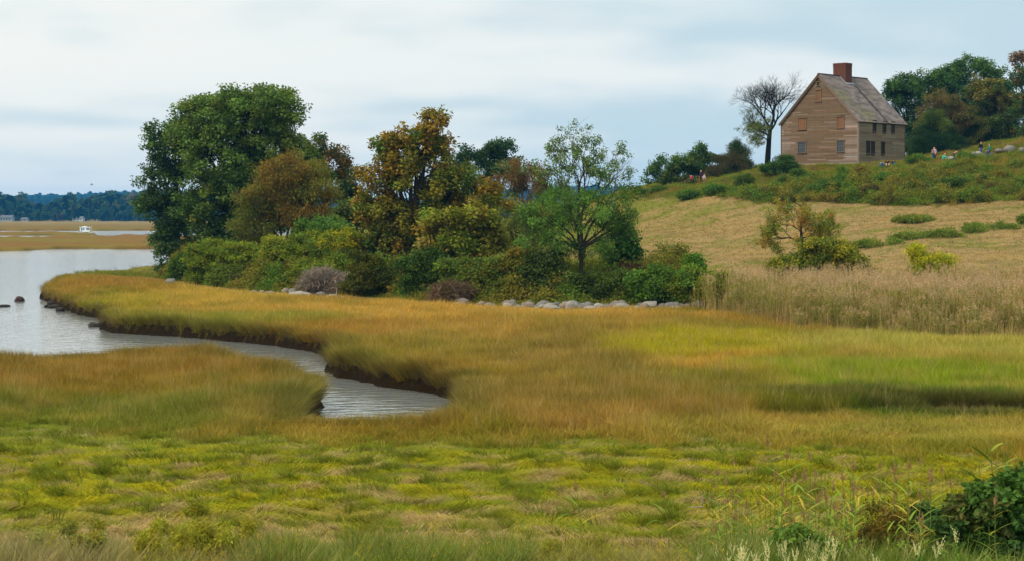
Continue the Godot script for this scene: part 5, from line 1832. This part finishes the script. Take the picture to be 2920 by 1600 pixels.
func folk() -> void:
	var s1 := hit(2233, 420)
	person("left one of two seated by the house wall, black shirt and pale cap", s1, -0.15, "sit", "#2a2528", "#3a3436", "#5a463a", {"hat": "#d8a8a0", "bare_legs": true, "sleeve": "#c79a80"})
	person("right one of two seated by the house wall, purple top and cream hat", hit(2248, 420), 0.2, "sit", "#33284a", "#3d5a86", "#6a5040", {"hat": "#d8c890"})
	bag("cooler", "blue cooler on the grass beside the seated pair", "cooler", hit(2218, 420), Vector3(0.5, 0.42, 0.34), "#2a5a9a")
	person("standing person in a tan vest with jeans near the dark evergreen", hit(2347, 407), 0.9, "hold", "#9a8462", "#3f5878", "#3a2a22")
	person("person in a lilac shirt standing close behind the tan vest", hit(2353, 406) + Vector3(0.1, 0, -0.5), -1.2, "stand", "#b094b0", "#2e2c38", "#4a382e")
	person("seated person in a bright turquoise jacket", hit(2377, 408), 0.1, "sit", "#2fb8a0", "#4a5a60", "#a8845c", {"scale": 1.1})
	person("person bending forward in blue overalls and a white cap", hit(2400, 406), 1.2, "bend", "#a87c62", "#2f4a66", "#8a7460", {"hat": "#d6d2c8"})
	bag("bag", "navy bag standing at the feet of the bending person", "bag", hit(2404, 410), Vector3(0.5, 0.55, 0.35), "#262c4a", false)
	person("blond person in a black top and jeans standing on the hill", hit(2468, 393), 0.2, "stand", "#241f26", "#465e8a", "#c8a878", {"long_hair": true, "sleeve": "#241f26"})
	person("grey haired person in a green sweater leaning back on a rock", hit(2488, 396), -1.1, "lean", "#1f6e50", "#2f4468", "#c4b8ac")
	boulder("low rock under the person in the green sweater", hit(2491, 396) + Vector3(0, 0.25, -0.1), Vector3(0.45, 0.4, 0.4), "#8e877c", "", 3)
	person("person in a dark blue jacket walking along the field edge beside the young tree", on(1608, 126.0), -2.2, "walk", "#26345c", "#26242a", "#3a2620")
	bag("bag", "red bag carried low behind the walking person", "bag", on(1615, 125.7) + Vector3(0, 0.45, 0), Vector3(0.3, 0.4, 0.2), "#a83038")
	table(hit(1735, 462))
	person("person in a red top seated at the picnic table", hit(1738, 463) + Vector3(0, 0, 0.75), 2.8, "bench", "#9a4a4e", "#4a3c40", "#4a3428")
	person("standing person in dark clothes beside the picnic table", hit(1764, 462), -0.6, "stand", "#3a2a3a", "#2c2630", "#5a4034")
	person("small person in a pale shirt right of the dark standing person", hit(1772, 463), -0.4, "stand", "#b8a8a4", "#7a6a64", "#6a4a3a", {"scale": 0.72})
	var lg := Acc.new()
	lg.tint = L("#a08a72")
	var p0 := hit(1716, 462)
	lg.tube(crooked(Vector3(0, 0.05, 0), Vector3(1.3, 0.9, 0.3), 4, 0.05), 0.06, 0.04, 7)
	var log_ := part("pole", lg.mesh(M.bark), self)
	log_.position = p0
	tag(log_, "pale wooden pole propped against the picnic table", "pole")
	boat()
	gull("gull flying low over the far marsh at the left", at(230, 465, 300), 0.4)
	gull("bird flying near the trees at the right edge", at(2547, 148, 240), 2.0)


# ---------- near plants ----------
func flower_plant(v: int) -> Node3D:
	R.seed = 800 + v
	var t := Node3D.new()
	var s := Acc.new()
	s.tint = L("#6f7f3a")
	var f := Acc.new()
	f.tint = L("#ded5a0")
	var top := Vector3(rr(-0.06, 0.06), rr(0.55, 0.75), rr(-0.06, 0.06))
	s.tube(crooked(Vector3(0, -0.05, 0), top, 4, 0.03), 0.006, 0.004, 5)
	part("stem", s.mesh(M.grass), t)
	for k in 6:
		var b := top * rr(0.82, 1.0)
		var dir := Vector3(rr(-0.5, 0.5), 1, rr(-0.5, 0.5)).normalized()
		for q in 26:
			var tt := R.randf()
			var p := b + dir * 0.17 * tt
			var o := unit() * 0.02 * (1.15 - tt)
			f.tri(p, p + o + unit() * 0.008, p + o * 0.6 + dir * 0.016)
	part("flower", f.mesh(M.leaf), t)
	for k in 9:
		var a := Acc.new()
		a.tint = shade(L("#5f7f30"), 0.15)
		var o := unit()
		o.y = 0
		blade(a, top * rr(0.1, 0.85), o.normalized(), rr(0.1, 0.18), 0.03, rr(0.3, 0.9))
		part("leaf", a.mesh(M.leaf), t)
	return t


func spread(proto: Node3D, where: Vector3, yaw: float, s: float, called: String, label: String, category: String, group: String) -> void:
	var o: Node3D = proto.duplicate()
	o.name = numbered(called)
	add_child(o)
	o.position = where
	o.rotation.y = yaw
	o.scale = Vector3(s, s, s)
	tag(o, label, category, group)


func near() -> void:
	var reeds := []
	for v in 5:
		reeds.append(near_reed(v))
	R.seed = 31
	for b in [[1800, 1215, 0, "reed with a brown plume standing leftmost before the near reeds"], [1856, 1228, 0, "reed with a dark brown plume second from the left of the near reeds"], [1470, 1215, 4, "single yellowing reed standing alone in the meadow left of the near reeds"], [1690, 1235, 4, "short reed with a small brown plume left of the near reeds"], [1935, 1105, 0, "tall reed leaning left at the middle of the near reeds"], [1985, 1130, 3, "tall plumed reed leaning right in the middle of the near reeds"], [2035, 1140, 0, "tall reed with the longest purple plume of the near reeds"], [2260, 1165, 3, "upright reed between the middle reeds and the dark bush"], [2345, 1180, 1, "reed with a bent plume left of the dark bush"], [2510, 1065, 2, "very tall leafy reed rising behind the dark bush"], [2545, 1110, 2, "tall leafy reed at the right behind the dark bush"], [2480, 1130, 2, "leafy reed just left of the tallest one behind the dark bush"]]:
		var d := 30.0 + rr(-0.6, 1.2)
		var g := on(b[0], d)
		var tall: float = [1.75, 1.5, 1.3, 1.6, 1.15][b[2]] + 0.1
		spread(reeds[b[2]], g, rr(-0.4, 0.4), (at(b[0], b[1], d).y - g.y) / tall, "reed", b[3], "reed", "near reeds")
	for k in 150:
		var px := rr(1790, 2330) if k < 125 else rr(2300, 2560)
		var d := rr(26.6, 31.0)
		var v := R.randi() % 5
		spread(reeds[v], on(px, d), rr(0, TAU), rr(0.65, 1.1), "reed", "%s reed %s" % [["tall plumed", "plumed", "leafy plumeless", "upright plumed", "short plumed"][v], ["at the left edge of the near stand", "among the left of the near stand, above the creamy flowers", "left of the middle of the near stand", "in the middle of the near stand", "right of the middle of the near stand", "above the rusty brown weeds", "between the rusty weeds and the dark bush", "at the left side of the dark bush", "rising behind the dark bush"][clampi(int((px - 1790.0) / 77.0), 0, 8)]], "reed", "near reeds")
	var flowers := []
	for v in 4:
		flowers.append(flower_plant(v))
	for k in 84:
		var px := rr(1840, 2090) if k < 40 else rr(1690, 2440)
		var d := rr(24.6, 27.4)
		var size := rr(0.7, 1.1)
		spread(flowers[k % 4], on(px, d), rr(0, TAU), size, "white_flower", "%s creamy white flower spikes %s" % ["tallest" if size > 1.02 else "taller" if size > 0.9 else "shorter" if size > 0.78 else "lowest", ["at the left end of the bottom cluster", "in the left of the bottom cluster", "in the middle of the bottom cluster", "below the green leafy shrub", "right of the green leafy shrub", "below the rusty brown weeds", "left of the dark bush", "in front of the dark bush", "under the dark bush at the right"][clampi(int((px - 1690.0) / 84.0), 0, 8)]], "flower", "creamy flower spikes")
	# the dark bush at the right corner
	bush("dark glossy bush filling the bottom right corner", 28.2, 2480, [[2500, 1294, 90, 66, 0], [2400, 1354, 84, 66, 1], [2560, 1264, 60, 60, 0], [2480, 1404, 130, 60, 1], [2360, 1414, 60, 50, 2], [2570, 1364, 70, 70, 0], [2330, 1364, 30, 36, 1], [2440, 1294, 50, 36, 2]], ["#44602a", "#385028", "#55582c"], {"sprig": "vine", "size": 1.0, "clump": 0.13, "dens": 0.62, "per": 6, "gap": -0.3, "stem": 0.03, "deep": 0.8, "mix": 0.2})
	bush("green leafy shrub low among the near reeds", 27.0, 2010, [[1990, 1375, 50, 34, 0], [2050, 1385, 46, 28, 1]], ["#4f6c2a", "#5e7430"], {"sprig": "vine", "size": 0.8, "clump": 0.12, "dens": 0.5, "per": 5, "stem": 0.0})
	bush("rusty brown weeds left of the dark bush", 28.0, 2250, [[2240, 1330, 50, 40, 0], [2200, 1370, 60, 30, 1], [2280, 1380, 40, 30, 1]], ["#6e5a22", "#5a4a28"], {"sprig": "fine", "size": 0.28, "clump": 0.14, "dens": 0.55, "per": 6, "stem": 0.0, "called": "weed_clump"})
	for b in [[430, 1335, 70, 46, "#9a9638", "yellow green weeds at the bottom left of the photo"], [560, 1360, 60, 46, "#98903a", "yellow green weeds right of the bottom left clump"], [180, 1355, 80, 34, "#8c8a42", "olive weeds nearest the bottom left corner"], [1450, 1390, 70, 24, "#857c2a", "goldenrod weeds at the bottom centre right"]]:
		bush(b[5], 27.6, b[0], spires(b[0], b[1], b[2], b[3]), [b[4], "#8a8226"], {"sprig": "fine", "size": 0.24, "clump": 0.1, "dens": 0.7, "plain": true, "per": 5, "stem": 0.0, "called": "weed_clump", "gap": -0.05})
	# a mown edge of mixed grass and small yellow flowers along the bottom
	var buf := PackedFloat32Array()
	var fl := PackedFloat32Array()
	var f := Acc.new()
	f.tint = L("#b8a02a")
	for k in 26:
		var q := unit() * Vector3(0.05, 0.09, 0.05)
		f.tri(q, q + unit() * 0.014, q + unit() * 0.014)
	R.seed = 1212
	for k in 48000:
		var d := 24.5 + 6.3 * sqrt(R.randf())
		var px := rr(-700, 3260)
		var p := on(px, d)
		var n1 := N.get_noise_2d(p.x * 22.0, d * 22.0)
		var c := mixc(L("#7d8034"), L("#8f8052"), 0.4 + n1 * 1.4)
		var h := 0.85
		if px > 620 and px < 1330:
			c = mixc(c, L("#587426"), 0.65 + n1)
			h = 1.0
		elif px < 300:
			c = mixc(c, L("#998a66"), 0.6)
			h = 1.15
		elif px > 1750:
			c = mixc(c, L("#5c7e2c"), 0.7)
			h = 1.25 if px < 2330.0 and R.randf() < 0.5 else 0.8
		if R.randf() < 0.3:
			c = mixc(c, L("#a0905c"), rr(0.3, 0.9))
		h *= smoothstep(31.2, 28.5, d) * (0.75 + 0.9 * absf(N2.get_noise_2d(p.x * 30.0, d * 30.0)))
		put(buf, p, rr(0, TAU), 0.9, h * rr(0.5, 1.1), rr(-0.3, 0.3), rr(-0.3, 0.3), shade(c, 0.22))
		if k % 9 == 0 and ((px > 300 and px < 760) or (px > 850 and px < 1750)) and d > 24.5 and d < 28.5 and R.randf() < 0.5 + n1 * 2.0:
			put(fl, p + Vector3(0, h * rr(0.55, 0.9), 0), rr(0, TAU), 1.0, 1.0, 0, 0, shade(Color(1, 1, 1), 0.25))
	stuff("verge_grass", "tall mixed grass along the bottom edge of the photo", "grass", sprigs["green_blade"], buf)
	stuff("yellow_flowers", "small yellow flowers sprinkled through the verge grass", "flowers", f.mesh(M.leaf), fl)
	var dw := Acc.new()
	dw.tint = L("#b8ab98")
	dw.tube(crooked(Vector3(-0.12, 0.06, 0), Vector3(0.14, 0.08, 0.02), 4, 0.03), 0.018, 0.012, 6)
	dw.tube(crooked(Vector3(0.08, 0.06, 0), Vector3(0.16, 0.34, 0), 3, 0.03), 0.016, 0.006, 6)
	var drift := part("driftwood", dw.mesh(M.bark), self)
	drift.position = hit(1752, 1297)
	tag(drift, "pale forked piece of driftwood on the matted grass", "driftwood")


func _ready() -> void:
	var cam := Camera3D.new()
	cam.name = "camera"
	cam.projection = Camera3D.PROJECTION_FRUSTUM
	cam.near = 0.5
	cam.far = 9000.0
	cam.size = 1412.0 / F * cam.near
	cam.frustum_offset = Vector2(0, (HY - 706.0) / F * cam.near)
	cam.position = Vector3(0, EYE, 0)
	cam.current = true
	add_child(cam)
	var sky_m := PanoramaSkyMaterial.new()
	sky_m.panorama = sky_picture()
	var sky := Sky.new()
	sky.sky_material = sky_m
	var env := Environment.new()
	env.background_mode = Environment.BG_SKY
	env.sky = sky
	env.tonemap_mode = Environment.TONE_MAPPER_LINEAR
	env.tonemap_exposure = 1.62
	env.sdfgi_enabled = true
	env.ssao_enabled = true
	env.ssil_enabled = true
	env.fog_enabled = true
	env.fog_density = 0.00009
	env.fog_light_color = Color(0.3, 0.68, 0.95)
	var we := WorldEnvironment.new()
	we.name = "world"
	we.environment = env
	add_child(we)
	var sun := DirectionalLight3D.new()
	sun.name = "sun"
	sun.light_color = Color(1.0, 0.95, 0.86)
	sun.light_energy = 0.5
	sun.light_angular_distance = 14.0
	sun.shadow_enabled = true
	sun.rotation_degrees = Vector3(-46, -62, 0)
	add_child(sun)
	lay_out()
	materials()
	leaves()
	ground()
	far_shore()
	far_houses()
	house()
	grasses()
	reed_bed()
	trees()
	shrubs()
	rocks()
	folk()
	near()
